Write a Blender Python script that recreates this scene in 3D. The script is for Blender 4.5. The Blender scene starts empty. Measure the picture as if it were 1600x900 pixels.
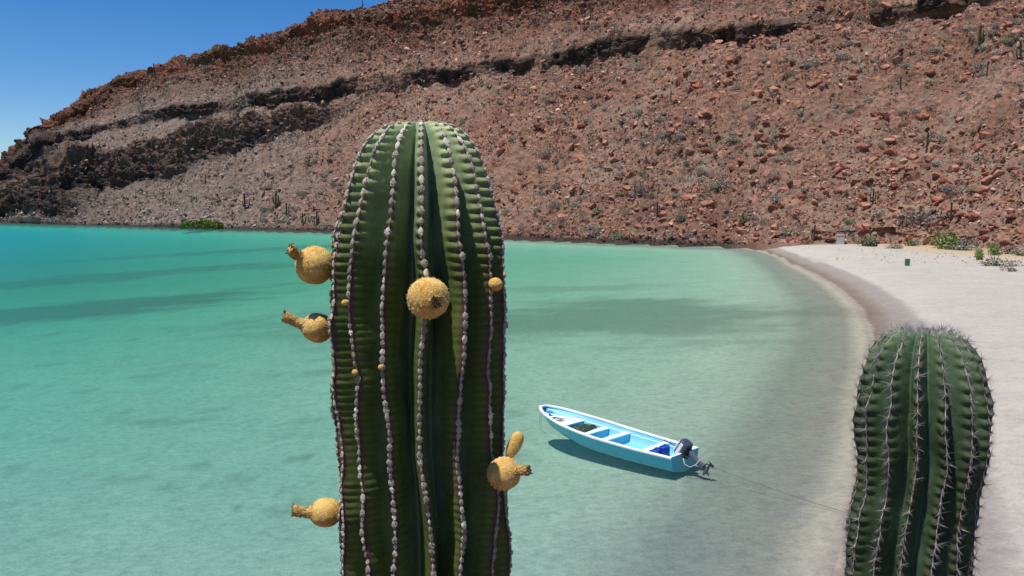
import bpy, bmesh, math, random
import numpy as np
from mathutils import Vector, Matrix, noise as mnoise
random.seed(7); rng = np.random.default_rng(7)
S = bpy.context.scene
COL = S.collection
R = math.radians

# ------------------------------------------------------------------ camera, sky, sun, exposure
CAMZ = 8.8
F = 1256.0                       # focal length in photograph pixels (1600 wide)
PITCH = math.atan(130.0 / F)
cp, sp = math.cos(PITCH), math.sin(PITCH)
cam_d = bpy.data.cameras.new('camera'); cam = bpy.data.objects.new('camera', cam_d); COL.objects.link(cam)
cam.location = (0, 0, CAMZ); cam.rotation_euler = (math.pi / 2 - PITCH, 0, 0)
cam_d.sensor_width = 36; cam_d.lens = 36 * F / 1600
cam_d.clip_start = 0.05; cam_d.clip_end = 30000
cam_d.dof.use_dof = True; cam_d.dof.focus_distance = 2.15; cam_d.dof.aperture_fstop = 22
S.camera = cam
SUN_EL, SUN_AZ = R(73), R(-122)  # azimuth measured from +Y towards +X: behind the camera, to the left
W = bpy.data.worlds.new('World'); S.world = W; W.use_nodes = True
wn = W.node_tree.nodes; wl = W.node_tree.links; wn.clear()
sky = wn.new('ShaderNodeTexSky'); sky.sky_type = 'NISHITA'; sky.sun_disc = False
sky.sun_elevation = SUN_EL; sky.sun_rotation = SUN_AZ
sky.altitude = 900; sky.air_density = 1.0; sky.dust_density = 0.0; sky.ozone_density = 5.0
bg = wn.new('ShaderNodeBackground'); bg.inputs[1].default_value = 0.102
wo = wn.new('ShaderNodeOutputWorld'); hs_ = wn.new('ShaderNodeHueSaturation'); hs_.inputs['Saturation'].default_value = 1.33; hs_.inputs['Hue'].default_value = .507; wl.new(sky.outputs[0], hs_.inputs['Color']); wl.new(hs_.outputs[0], bg.inputs[0]); wl.new(bg.outputs[0], wo.inputs[0])
sd_ = bpy.data.lights.new('sun', 'SUN'); sd_.energy = 5.0; sd_.angle = R(0.53); sd_.color = (1.0, 0.96, 0.9)
sun = bpy.data.objects.new('sun', sd_); COL.objects.link(sun)
sdir = Vector((math.sin(SUN_AZ) * math.cos(SUN_EL), math.cos(SUN_AZ) * math.cos(SUN_EL), math.sin(SUN_EL)))
sun.rotation_euler = sdir.to_track_quat('Z', 'Y').to_euler(); sun.location = sdir * 50
S.view_settings.view_transform = 'Standard'; S.view_settings.look = 'None'
S.view_settings.exposure = 0.17; S.view_settings.gamma = 1.0; S.view_settings.use_curve_mapping = False
S.cycles.max_bounces = 8; S.cycles.transparent_max_bounces = 16

# ------------------------------------------------------------------ helpers
def ray(px, py):
    v = (450 - py) / F
    return Vector(((px - 800) / F, cp + v * sp, -sp + v * cp))
def at_z(px, py, z=0.0):
    d = ray(px, py); t = (z - CAMZ) / d.z
    return Vector((d.x * t, d.y * t, z))
def at_d(px, py, D):
    d = ray(px, py); t = D / d.y
    return Vector((d.x * t, D, CAMZ + d.z * t))
def project(P):
    x, y, z = P[:, 0], P[:, 1], P[:, 2] - CAMZ
    dep = y * cp - z * sp; u = y * sp + z * cp
    return 800 + F * x / dep, 450 - F * u / dep, dep

def hash3(ix, iy, iz, s=0):
    n = (ix.astype(np.int64) * 73856093) ^ (iy.astype(np.int64) * 19349663) ^ (iz.astype(np.int64) * 83492791) ^ (s * 2654435761)
    n = (n ^ (n >> 13)) * 1274126177 & 0xffffffff
    n = (n ^ (n >> 16)) & 0xffffff
    return n / float(0xffffff)
def vnoise(P, s=0):
    i = np.floor(P); f = P - i; i = i.astype(np.int64); f = f * f * f * (f * (f * 6 - 15) + 10)
    out = 0
    for dx in (0, 1):
        wx = f[:, 0] if dx else 1 - f[:, 0]
        for dy in (0, 1):
            wy = f[:, 1] if dy else 1 - f[:, 1]
            for dz in (0, 1):
                wz = f[:, 2] if dz else 1 - f[:, 2]
                out = out + wx * wy * wz * hash3(i[:, 0] + dx, i[:, 1] + dy, i[:, 2] + dz, s)
    return out * 2 - 1
def fbm(P, oct=4, s=0, gain=0.5, ridge=False):
    a, tot, out = 1.0, 0.0, 0.0
    for o in range(oct):
        n = vnoise(P * (2.03 ** o) + 17.3 * o, s + o)
        if ridge: n = 1 - 2 * np.abs(n)
        out = out + a * n; tot += a; a *= gain
    return out / tot
def worley2(x, y, s=0):
    """nearest jittered cell: distance, cell hashes"""
    ix, iy = np.floor(x).astype(np.int64), np.floor(y).astype(np.int64)
    best = np.full(x.shape, 9.0); h1 = np.zeros_like(x); h2 = np.zeros_like(x); h3 = np.zeros_like(x)
    bx = np.zeros_like(x); by = np.zeros_like(x)
    z0 = np.zeros_like(ix)
    for dx in (-1, 0, 1):
        for dy in (-1, 0, 1):
            cx, cy = ix + dx, iy + dy
            px_ = cx + hash3(cx, cy, z0, s + 1); py_ = cy + hash3(cx, cy, z0, s + 2)
            d = (px_ - x) ** 2 + (py_ - y) ** 2
            m = d < best
            best = np.where(m, d, best)
            bx = np.where(m, x - px_, bx); by = np.where(m, y - py_, by)
            h1 = np.where(m, hash3(cx, cy, z0, s + 3), h1)
            h2 = np.where(m, hash3(cx, cy, z0, s + 4), h2)
            h3 = np.where(m, hash3(cx, cy, z0, s + 5), h3)
    return np.sqrt(best), bx, by, h1, h2, h3
def sstep(a, b, x):
    t = np.clip((x - a) / (b - a), 0, 1); return t * t * (3 - 2 * t)

def mesh_np(name, V, faces, attrs=None, smooth=False):
    """V (n,3); faces (m,3|4) int array; attrs name -> (n,) or (n,3)"""
    me = bpy.data.meshes.new(name)
    V = np.ascontiguousarray(V, dtype=np.float32); faces = np.ascontiguousarray(faces, dtype=np.int32)
    k = faces.shape[1]
    me.vertices.add(len(V)); me.vertices.foreach_set('co', V.ravel())
    me.loops.add(faces.size); me.loops.foreach_set('vertex_index', faces.ravel())
    me.polygons.add(len(faces)); me.polygons.foreach_set('loop_start', np.arange(0, faces.size, k, dtype=np.int32))
    me.update(calc_edges=True)
    for n, a in (attrs or {}).items():
        a = np.asarray(a, dtype=np.float32)
        if a.ndim == 1:
            at = me.attributes.new(n, 'FLOAT', 'POINT'); at.data.foreach_set('value', a)
        else:
            c = np.ones((len(V), 4), np.float32); c[:, :3] = a
            at = me.attributes.new(n, 'FLOAT_COLOR', 'POINT'); at.data.foreach_set('color', c.ravel())
    me.polygons.foreach_set('use_smooth', np.full(len(faces), smooth, dtype=bool))
    me.update(); return me
def grid_faces(nu, nv, wrap=False):
    """vertex index = i*nv + j"""
    I = np.arange(nu if wrap else nu - 1); J = np.arange(nv - 1)
    i, j = np.meshgrid(I, J, indexing='ij'); i2 = (i + 1) % nu
    return np.stack([i * nv + j, i2 * nv + j, i2 * nv + j + 1, i * nv + j + 1], -1).reshape(-1, 4)
def link(name, me, mat=None, parent=None, loc=None):
    o = bpy.data.objects.new(name, me); COL.objects.link(o)
    if mat is not None and me is not None and not len(me.materials): me.materials.append(mat)
    if parent is not None: o.parent = parent
    if loc is not None: o.location = loc
    return o
def tag(o, label=None, cat=None, group=None, kind=None):
    if label: o['label'] = label
    if cat: o['category'] = cat
    if group: o['group'] = group
    if kind: o['kind'] = kind
    return o
class MB:
    """collects boxes, tubes and lofts into one mesh"""
    def __init__(s): s.v = []; s.f = []
    def add(s, v, f):
        n = len(s.v); s.v += [tuple(p) for p in v]; s.f += [tuple(i + n for i in q) for q in f]; return s
    def loft(s, rings, closed=True, cap=True):
        n = len(rings[0]); v = [p for r in rings for p in r]; f = []
        for i in range(len(rings) - 1):
            for j in range(n if closed else n - 1):
                k = (j + 1) % n; f.append((i * n + j, i * n + k, (i + 1) * n + k, (i + 1) * n + j))
        if cap and closed:
            f.append(tuple(range(n - 1, -1, -1))); f.append(tuple((len(rings) - 1) * n + j for j in range(n)))
        return s.add(v, f)
    def tube(s, pts, rad, seg=8, cap=True):
        pts = [Vector(p) for p in pts]; rings = []
        up = Vector((0, 0, 1))
        for i, p in enumerate(pts):
            d = (pts[min(i + 1, len(pts) - 1)] - pts[max(i - 1, 0)]).normalized()
            a = d.cross(up if abs(d.z) < .95 else Vector((1, 0, 0))).normalized(); b = d.cross(a)
            r = rad[i] if hasattr(rad, '__len__') else rad
            rings.append([p + a * math.cos(t) * r + b * math.sin(t) * r for t in [2 * math.pi * k / seg for k in range(seg)]])
        return s.loft(rings, True, cap)
    def box(s, c, d, bev=0.0, M=None):
        x, y, z = d[0] / 2, d[1] / 2, d[2] / 2
        rings = []
        def rect(a, b, zz):
            k = min(bev, a * .9, b * .9)
            if bev <= 0: return [(-a, -b, zz), (a, -b, zz), (a, b, zz), (-a, b, zz)]
            return [(-a + k, -b, zz), (a - k, -b, zz), (a, -b + k, zz), (a, b - k, zz), (a - k, b, zz), (-a + k, b, zz), (-a, b - k, zz), (-a, -b + k, zz)]
        if bev > 0: rings = [rect(x - bev, y - bev, -z), rect(x, y, -z + bev), rect(x, y, z - bev), rect(x - bev, y - bev, z)]
        else: rings = [rect(x, y, -z), rect(x, y, z)]
        M = M or Matrix.Identity(4); c = Vector(c)
        rings = [[c + (M @ Vector(p)) for p in r] for r in rings]
        return s.loft(rings)
    def build(s, name, mat, parent=None, smooth=False, angle=None):
        me = bpy.data.meshes.new(name); me.from_pydata(s.v, [], s.f)
        bm = bmesh.new(); bm.from_mesh(me); bmesh.ops.recalc_face_normals(bm, faces=bm.faces); bm.to_mesh(me); bm.free()
        if smooth: me.polygons.foreach_set('use_smooth', [True] * len(me.polygons))
        o = link(name, me, mat, parent)
        if smooth and angle:
            try: me.set_sharp_from_angle(angle=R(angle))
            except Exception: pass
        return o

# ------------------------------------------------------------------ materials
def new_mat(name):
    m = bpy.data.materials.new(name); m.use_nodes = True
    return m, m.node_tree.nodes, m.node_tree.links, m.node_tree.nodes['Principled BSDF']
def N(nd, t, **kw):
    n = nd.new(t)
    for k, v in kw.items():
        if k in n.inputs.keys() if isinstance(k, str) and hasattr(n, 'inputs') else False: n.inputs[k].default_value = v
        else: setattr(n, k, v)
    return n
def noise_node(nd, lk, scale, detail=4, rough=.6, coord='Object', stretch=None, vec=None):
    tc = nd.new('ShaderNodeTexCoord'); n = nd.new('ShaderNodeTexNoise')
    n.inputs['Scale'].default_value = scale; n.inputs['Detail'].default_value = detail; n.inputs['Roughness'].default_value = rough
    src = vec or tc.outputs[coord]
    if stretch:
        mp = nd.new('ShaderNodeMapping'); mp.inputs['Scale'].default_value = stretch; lk.new(src, mp.inputs[0]); src = mp.outputs[0]
    lk.new(src, n.inputs['Vector']); return n
def ramp(nd, lk, src, stops, interp='LINEAR'):
    r = nd.new('ShaderNodeValToRGB'); r.color_ramp.interpolation = interp
    e = r.color_ramp.elements
    while len(e) < len(stops): e.new(0.5)
    for i, (p, c) in enumerate(stops):
        e[i].position = p; e[i].color = (*c, 1) if len(c) == 3 else c
    lk.new(src, r.inputs[0]); return r
def mixc(nd, lk, a, b, fac, mode='MIX'):
    m = nd.new('ShaderNodeMix'); m.data_type = 'RGBA'; m.blend_type = mode
    for sock, v in ((m.inputs['Factor'], fac), (m.inputs[6], a), (m.inputs[7], b)):
        if hasattr(v, 'links') or hasattr(v, 'is_linked'): lk.new(v, sock)
        elif isinstance(v, (int, float)): sock.default_value = v
        else: sock.default_value = (*v, 1)
    return m.outputs[2]
def math_n(nd, lk, op, a, b=None, clamp=False):
    m = nd.new('ShaderNodeMath'); m.operation = op; m.use_clamp = clamp
    for i, v in enumerate((a, b)):
        if v is None: continue
        if isinstance(v, (int, float)): m.inputs[i].default_value = v
        else: lk.new(v, m.inputs[i])
    return m.outputs[0]
def attr(nd, name, out='Fac'):
    a = nd.new('ShaderNodeAttribute'); a.attribute_name = name; return a.outputs[out]
def bump(nd, lk, h, strength, dist, bs):
    b = nd.new('ShaderNodeBump'); b.inputs['Strength'].default_value = strength; b.inputs['Distance'].default_value = dist
    lk.new(h, b.inputs['Height']); lk.new(b.outputs[0], bs.inputs['Normal']); return b
def simple(name, col, rough=.6, var=.25, scale=8, spec=.3, metallic=0, bmp=.0, bd=.01):
    m, nd, lk, bs = new_mat(name)
    n = noise_node(nd, lk, scale, 5, .65)
    c = ramp(nd, lk, n.outputs[0], [(.3, tuple(x * (1 - var) for x in col)), (.7, tuple(min(1, x * (1 + var)) for x in col))])
    lk.new(c.outputs[0], bs.inputs['Base Color']); bs.inputs['Roughness'].default_value = rough
    bs.inputs['Specular IOR Level'].default_value = spec; bs.inputs['Metallic'].default_value = metallic
    if bmp: bump(nd, lk, n.outputs[0], bmp, bd, bs)
    return m

# hillside rock and soil, colour from the baked attribute times fine grain
def mat_hill():
    m, nd, lk, bs = new_mat('hillside_rock')
    c = attr(nd, 'Col', 'Color')
    n1 = noise_node(nd, lk, .9, 6, .75); n2 = noise_node(nd, lk, 4.5, 3, .7)
    r1 = ramp(nd, lk, n1.outputs[0], [(.3, (.55, .55, .55)), (.5, (.95, .95, .95)), (.72, (1.45, 1.4, 1.35))])
    r2 = ramp(nd, lk, n2.outputs[0], [(.3, (.7, .7, .7)), (.7, (1.3, 1.3, 1.3))])
    o = mixc(nd, lk, c, r1.outputs[0], 1.0, 'MULTIPLY'); o = mixc(nd, lk, o, r2.outputs[0], 1.0, 'MULTIPLY')
    lk.new(o, bs.inputs['Base Color']); bs.inputs['Roughness'].default_value = .95; bs.inputs['Specular IOR Level'].default_value = .1
    bump(nd, lk, n1.outputs[0], .9, .5, bs)
    return m
M_HILL = mat_hill()
def mat_rock_attr():
    m, nd, lk, bs = new_mat('loose_rock')
    c = attr(nd, 'Col', 'Color'); n = noise_node(nd, lk, 2.0, 4, .7)
    r1 = ramp(nd, lk, n.outputs[0], [(.3, (.7, .7, .7)), (.7, (1.25, 1.25, 1.25))])
    lk.new(mixc(nd, lk, c, r1.outputs[0], 1.0, 'MULTIPLY'), bs.inputs['Base Color'])
    bs.inputs['Roughness'].default_value = .9; bs.inputs['Specular IOR Level'].default_value = .15
    return m
M_ROCKS = mat_rock_attr()
def mat_boulder():
    m, nd, lk, bs = new_mat('boulder_rock')
    oi = nd.new('ShaderNodeObjectInfo')
    c = ramp(nd, lk, oi.outputs['Random'], [(0, (.17, .068, .045)), (.3, (.28, .105, .064)), (.55, (.36, .15, .095)), (.8, (.45, .21, .135)), (1, (.31, .165, .115))])
    n = noise_node(nd, lk, 1.6, 6, .7); n2 = noise_node(nd, lk, 9, 4, .7)
    r1 = ramp(nd, lk, n.outputs[0], [(.3, (.55, .55, .58)), (.7, (1.25, 1.22, 1.18))])
    lk.new(mixc(nd, lk, c.outputs[0], r1.outputs[0], 1.0, 'MULTIPLY'), bs.inputs['Base Color'])
    bs.inputs['Roughness'].default_value = .9; bs.inputs['Specular IOR Level'].default_value = .15
    bump(nd, lk, n2.outputs[0], .6, .08, bs)
    return m
M_BOULDER = mat_boulder()

# ------------------------------------------------------------------ shoreline and ground sheet
shore_px = [(-110, 341), (-50, 344), (0, 348.5), (150, 352), (280, 356), (400, 358.5), (520, 362), (650, 367), (800, 373), (950, 379), (1100, 384.5), (1165, 386),
            (1190, 390), (1225, 402), (1256, 420), (1290, 438), (1316, 455), (1341, 480), (1360, 514), (1368, 560), (1366, 620), (1356, 690), (1342, 760), (1322, 830), (1303, 900)]
shore = [at_z(x, y) for x, y in shore_px]
shore = [Vector((-900, 900, 0)), Vector((-420, 560, 0))] + shore + [Vector((6.2, 14, 0)), Vector((3.5, 11.5, 0)), Vector((-3, 10.5, 0)), Vector((-14, 9, 0)), Vector((-40, 0, 0)), Vector((-200, -60, 0)), Vector((-900, -200, 0))]
SH = np.array([(p.x, p.y) for p in shore])
def signed(x, y):
    """distance to the shoreline: positive on land"""
    best = np.full(x.shape, 1e18)
    for a, b in zip(SH[:-1], SH[1:]):
        d = b - a; t = np.clip(((x - a[0]) * d[0] + (y - a[1]) * d[1]) / (d @ d), 0, 1)
        best = np.minimum(best, (x - a[0] - t * d[0]) ** 2 + (y - a[1] - t * d[1]) ** 2)
    ins = np.zeros(x.shape, bool)                     # inside the bay polygon = water
    P = np.vstack([SH, [[-9000, -300], [-9000, 900]]])
    for a, b in zip(P, np.roll(P, -1, 0)):
        c = ((a[1] > y) != (b[1] > y))
        with np.errstate(divide='ignore', invalid='ignore'):
            xi = (b[0] - a[0]) * (y - a[1]) / (b[1] - a[1] + 1e-12) + a[0]
        ins ^= c & (x < xi)
    return np.where(ins, -1, 1) * np.sqrt(best)
def bathy(sdv, x, y):
    off = np.maximum(-sdv, 0)
    dep = np.interp(off, [0, 1, 4, 6.5, 12, 30, 70, 150, 400, 1500], [0, .08, .30, .46, .66, 1.2, 2.0, 3.0, 5, 12])
    dep = dep * (1 + np.clip((-x - 10) / 80, 0, 1.7)) * (1 + np.clip((y - 90) / 400, 0, .5))
    dep = dep * (1 + .5 * np.clip((42 - y) / 26, 0, 1) * np.clip((6 - x) / 14, 0, 1))
    land = np.maximum(sdv, 0)
    h = np.interp(land, [0, 1.2, 3.0, 5.0, 9, 20, 60], [0, .10, .34, .62, .95, 1.2, 1.35])
    h = h * np.where(y > 120, sstep(46, 55, x), 1) - .5 * np.where((y > 120) & (sdv > 0), 1 - sstep(46, 55, x), 0)
    return np.where(sdv < 0, -dep, h), dep

def polar(nr, na, r0, r1, a0, a1):
    r = np.geomspace(r0, r1, nr); a = np.linspace(a0, a1, na)
    rr, aa = np.meshgrid(r, a, indexing='ij')
    return (rr * np.sin(aa)).ravel(), (rr * np.cos(aa)).ravel(), grid_faces(nr, na)

gx, gy, gf = polar(370, 290, 4, 9000, R(-100), R(75))
gsd = signed(gx, gy)
wig = fbm(np.stack([gx / 6, gy / 6, gx * 0], 1), 3, 40) * np.clip(np.abs(gy) / 200, .12, .5)
gsd = gsd + wig * np.exp(-(gsd / 14) ** 2)
gz, gdep = bathy(gsd, gx, gy)
P2 = np.stack([gx, gy, gx * 0], 1)
gz = gz + np.where(gsd > 2, .05 * fbm(P2 / 2.5, 3, 50) * sstep(2, 6, gsd), 0) + np.where(gsd < -6, .06 * fbm(P2 / 4, 3, 51), 0)
dark = np.zeros_like(gx)                               # dark patches on the bay floor, in world metres
def bed(cx, cy, rx, ry, w, ang=0.0, soft=.35):
    global dark
    c, s_ = math.cos(ang), math.sin(ang); u = ((gx - cx) * c + (gy - cy) * s_) / rx; v = (-(gx - cx) * s_ + (gy - cy) * c) / ry
    n = fbm(np.stack([gx / (rx * .5), gy / (ry * .35), gx * 0 + cx], 1), 5, 61, .6)
    n2_ = fbm(np.stack([gx / (rx * .22), gy / (ry * .07), gx * 0 + cx * 3], 1), 4, 66, .6); q = np.sqrt(u * u + v * v) + .6 * n + .35 * n2_
    dark = np.maximum(dark, w * (1 - sstep(1 - soft, 1 + soft * .4, q)))
bed(10, 69, 15, 15, .6, 0, .6); bed(-14, 71, 13, 12, .42, 0, .6); bed(4, 96, 17, 4, .3)
bed(-50, 92, 30, 13, .8, R(48), .6); bed(-82, 150, 42, 12, .65, R(30)); bed(-50, 160, 50, 8, .5); bed(-60, 215, 70, 10, .6)
bed(-8, 47, 6, 1.2, .35); bed(-16, 37, 3, .5, .35); bed(-8, 30.5, .7, .25, .6, 0, .5); bed(-8.7, 25.2, .5, .2, .6, 0, .5); bed(16, 61, 5, 3, .4)
spk = fbm(np.stack([gx / 2.4, gy / 1.3, gx * 0 + 3], 1), 4, 77, .6)
dark = np.maximum(dark, .30 * sstep(.26, .5, spk) * sstep(-8, -14, -gsd * -1) * (gy < 80))
Mg = mesh_np('ground', np.stack([gx, gy, gz], 1), gf, {'sd': gsd, 'dark': dark}, True)

m, nd, lk, bs = new_mat('sand')
n1 = noise_node(nd, lk, .35, 5, .65); n2 = noise_node(nd, lk, 14, 4, .8); n3 = noise_node(nd, lk, 1.6, 5, .7, stretch=(1, 1, 1))
sdn = math_n(nd, lk, 'ADD', attr(nd, 'sd'), math_n(nd, lk, 'MULTIPLY', math_n(nd, lk, 'SUBTRACT', n3.outputs[0], .5), 1.1))
tt = math_n(nd, lk, 'DIVIDE', math_n(nd, lk, 'ADD', sdn, 20), 40, True)
def sdp(v): return (v + 20) / 40
r = ramp(nd, lk, tt, [(sdp(-9), (.49, .47, .375)), (sdp(-6.2), (.42, .405, .325)), (sdp(-4.3), (.27, .262, .21)), (sdp(-1.6), (.27, .25, .20)), (sdp(-.6), (.43, .39, .30)),
                      (sdp(.10), (.31, .26, .215)), (sdp(.35), (.19, .145, .115)), (sdp(1.2), (.225, .185, .15)), (sdp(1.9), (.275, .24, .20)), (sdp(3.4), (.30, .27, .24)),
                      (sdp(4.0), (.445, .41, .355)), (sdp(9), (.43, .396, .34))])
g1 = ramp(nd, lk, n1.outputs[0], [(.3, (.90, .90, .92)), (.7, (1.06, 1.05, 1.03))])
g2 = ramp(nd, lk, n2.outputs[0], [(.28, (.72, .72, .72)), (.5, (1, 1, 1)), (.75, (1.16, 1.16, 1.16))])
o_ = mixc(nd, lk, r.outputs[0], g1.outputs[0], 1.0, 'MULTIPLY'); o_ = mixc(nd, lk, o_, g2.outputs[0], .8, 'MULTIPLY')
# yellow dry dune ground at the back of the beach
tcg = nd.new('ShaderNodeTexCoord'); sx = nd.new('ShaderNodeSeparateXYZ'); lk.new(tcg.outputs['Object'], sx.inputs[0])
yel = math_n(nd, lk, 'MULTIPLY', math_n(nd, lk, 'SUBTRACT', math_n(nd, lk, 'ADD', sx.outputs[1], math_n(nd, lk, 'MULTIPLY', sx.outputs[0], .55)), 149), .09, True)
yel = math_n(nd, lk, 'MULTIPLY', yel, math_n(nd, lk, 'MULTIPLY', math_n(nd, lk, 'SUBTRACT', sx.outputs[0], 62), .06, True), True)
yel = math_n(nd, lk, 'MULTIPLY', yel, math_n(nd, lk, 'MULTIPLY', n1.outputs[0], 2.3), True)
n5 = noise_node(nd, lk, 2.2, 6, .75); g5 = ramp(nd, lk, n5.outputs[0], [(.32, (.82, .81, .79)), (.5, (1, 1, 1)), (.7, (1.05, 1.05, 1.05))])
o_ = mixc(nd, lk, o_, g5.outputs[0], 1.0, 'MULTIPLY')
n6 = noise_node(nd, lk, 5.5, 5, .8); wr = math_n(nd, lk, 'MULTIPLY', math_n(nd, lk, 'SUBTRACT', n6.outputs[0], .58), 9, True)
wb = ramp(nd, lk, tt, [(sdp(3.0), (0, 0, 0)), (sdp(3.9), (1, 1, 1)), (sdp(4.6), (.15, .15, .15)), (sdp(7.0), (.05, .05, .05)), (sdp(7.6), (.7, .7, .7)), (sdp(8.4), (.1, .1, .1))])
o_ = mixc(nd, lk, o_, (.12, .095, .07), math_n(nd, lk, 'MULTIPLY', wr, math_n(nd, lk, 'MULTIPLY', wb.outputs[0], .75)))
o_ = mixc(nd, lk, o_, (.42, .31, .17), yel)
n7 = noise_node(nd, lk, 3.2, 8, .8, stretch=(.8, 1.2, 1)); g7 = ramp(nd, lk, n7.outputs[0], [(.34, (.74, .76, .76)), (.5, (.95, .95, .95)), (.64, (1.07, 1.07, 1.05))])
uw = math_n(nd, lk, 'MULTIPLY', attr(nd, 'sd'), -.8, True)
o_ = mixc(nd, lk, o_, mixc(nd, lk, o_, g7.outputs[0], 1.0, 'MULTIPLY'), uw)
o_ = mixc(nd, lk, o_, (.10, .115, .085), attr(nd, 'dark'))
lk.new(o_, bs.inputs['Base Color']); bs.inputs['Roughness'].default_value = .95; bs.inputs['Specular IOR Level'].default_value = .1
SANDX = 1
hs = math_n(nd, lk, 'ADD', math_n(nd, lk, 'MULTIPLY', n2.outputs[0], .02), math_n(nd, lk, 'MULTIPLY', n6.outputs[0], .10))
bump(nd, lk, hs, .8, 1.0, bs)
tag(link('ground', Mg, m), kind='structure')

# ------------------------------------------------------------------ water: absorbing, scattering and reflecting sheet
wx, wy, wf = polar(300, 220, 4, 9000, R(-100), R(75))
wsd = signed(wx, wy); _, wdep = bathy(wsd, wx, wy)
kk = np.array([.43, .065, .135]) 
tint = np.exp(-wdep[:, None] * kk[None, :] * 1.0)
scat = 1 - np.exp(-wdep * .12)
Mw = mesh_np('water', np.stack([wx, wy, wx * 0], 1), wf, {'tint': tint, 'scat': scat, 'dep': wdep}, True)
m = bpy.data.materials.new('sea_water'); m.use_nodes = True; nd = m.node_tree.nodes; lk = m.node_tree.links; nd.clear()
out = nd.new('ShaderNodeOutputMaterial'); tr = nd.new('ShaderNodeBsdfTransparent'); df = nd.new('ShaderNodeBsdfDiffuse'); gl = nd.new('ShaderNodeBsdfGlossy')
TINT = True
dr = ramp(nd, lk, math_n(nd, lk, 'DIVIDE', attr(nd, 'dep'), 10, True), [(0, (.16, .36, .28)), (.15, (.11, .31, .245)), (.45, (.045, .30, .31)), (1, (.004, .22, .36))])
lk.new(dr.outputs[0], df.inputs[0])
mx = nd.new('ShaderNodeMixShader'); lk.new(attr(nd, 'scat'), mx.inputs[0]); lk.new(tr.outputs[0], mx.inputs[1]); lk.new(df.outputs[0], mx.inputs[2])
w1 = noise_node(nd, lk, 2.6, 4, .62, stretch=(.75, 1.25, 1)); w2 = noise_node(nd, lk, .35, 3, .5, stretch=(.6, 1.3, 1)); w3 = noise_node(nd, lk, 9, 2, .5)
hh = math_n(nd, lk, 'ADD', math_n(nd, lk, 'ADD', math_n(nd, lk, 'MULTIPLY', w1.outputs[0], .05), math_n(nd, lk, 'MULTIPLY', w2.outputs[0], .10)), math_n(nd, lk, 'MULTIPLY', w3.outputs[0], .008))
wv = noise_node(nd, lk, 3.4, 5, .72, stretch=(.8, 1.2, 1)); wr_ = ramp(nd, lk, wv.outputs[0], [(.34, (.87, .91, .91)), (.5, (.98, .98, .98)), (.68, (1.0, 1.0, 1.0))])  # light and dark speckle of refracting wavelets, painted into the water tint
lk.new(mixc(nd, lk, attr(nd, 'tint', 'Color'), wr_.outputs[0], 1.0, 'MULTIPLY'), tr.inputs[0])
bp = nd.new('ShaderNodeBump'); bp.inputs['Strength'].default_value = .75; bp.inputs['Distance'].default_value = 1.0; lk.new(hh, bp.inputs['Height'])
lk.new(bp.outputs[0], gl.inputs['Normal']); gl.inputs['Roughness'].default_value = .07; gl.inputs[0].default_value = (1, 1, 1, 1)
fr = nd.new('ShaderNodeFresnel'); fr.inputs['IOR'].default_value = 1.25; lk.new(bp.outputs[0], fr.inputs['Normal'])
fm = math_n(nd, lk, 'MULTIPLY', fr.outputs[0], .13)
mx2 = nd.new('ShaderNodeMixShader'); lk.new(fm, mx2.inputs[0]); lk.new(mx.outputs[0], mx2.inputs[1]); lk.new(gl.outputs[0], mx2.inputs[2])
lk.new(mx2.outputs[0], out.inputs[0])
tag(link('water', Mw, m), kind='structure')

# ------------------------------------------------------------------ the mountain
cols = [-60, 0, 60, 130, 250, 370, 500, 600, 750, 950, 1180, 1400, 1600, 1900, 2500]
def FD(y): return (CAMZ) * F / (y - 320)
#        py and distance of each feature row, per column (feature rows: foot of lower cliff, its top, foot of band, top of band, foot of crest cliff, its top, skyline)
K = {
 -60: [(340, 420), (336, 423), (333, 426), (331, 429), (329, 432), (327, 436), (325, 440)],
 0:   [(336, 398), (302, 404), (290, 408), (278, 412), (274, 417), (270, 421), (265, 426)],
 60:  [(326, 381), (268, 391), (238, 405), (216, 409), (213, 414), (209, 418), (205, 422)],
 130: [(303, 384), (246, 398), (222, 424), (204, 429), (184, 448), (166, 454), (153, 462)],
 250: [(280, 384), (215, 400), (190, 424), (172, 428), (120, 465), (104, 470), (94, 482)],
 370: [(246, 380), (188, 396), (172, 410), (152, 414), (92, 450), (72, 455), (62, 468)],
 500: [(198, 371), (168, 381), (160, 386), (130, 391), (56, 430), (32, 436), (22, 448)],
 600: [(160, 346), (152, 350), (142, 354), (120, 360), (50, 400), (18, 407), (0, 420)],
 750: [(140, 314), (132, 318), (124, 323), (100, 328), (30, 372), (-5, 380), (-22, 396)],
 950: [(118, 273), (110, 277), (98, 282), (68, 288), (5, 325), (-30, 332), (-60, 350)],
 1180:[(78, 236), (70, 239), (64, 242), (38, 246), (-30, 283), (-60, 289), (-110, 310)],
 1400:[(50, 216), (42, 219), (28, 222), (4, 226), (-60, 260), (-90, 266), (-150, 290)],
 1600:[(20, 200), (10, 203), (-8, 207), (-30, 211), (-100, 243), (-130, 249), (-200, 270)],
 1900:[(5, 186), (-5, 189), (-22, 193), (-45, 197), (-115, 228), (-145, 233), (-215, 255)],
 2500:[(-10, 168), (-20, 171), (-40, 175), (-60, 179), (-130, 208), (-160, 214), (-230, 235)],
}
NU = 1250
U = np.concatenate([np.linspace(-60, 0, 40, endpoint=False), np.linspace(0, 1600, 1080, endpoint=False), np.linspace(1600, 2500, NU - 1120)])
shy = np.interp(U, [-60, 0, 150, 280, 400, 520, 650, 800, 950, 1100, 1170, 1240, 1400, 1500, 1600, 1900, 2500], [344, 348.5, 352, 356, 358.5, 362, 367, 373, 379, 384.2, 383, 380.5, 382, 387, 393, 402, 420])
foot_z = np.interp(U, [1120, 1240, 2500], [0, 1.1, 1.2])
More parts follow.
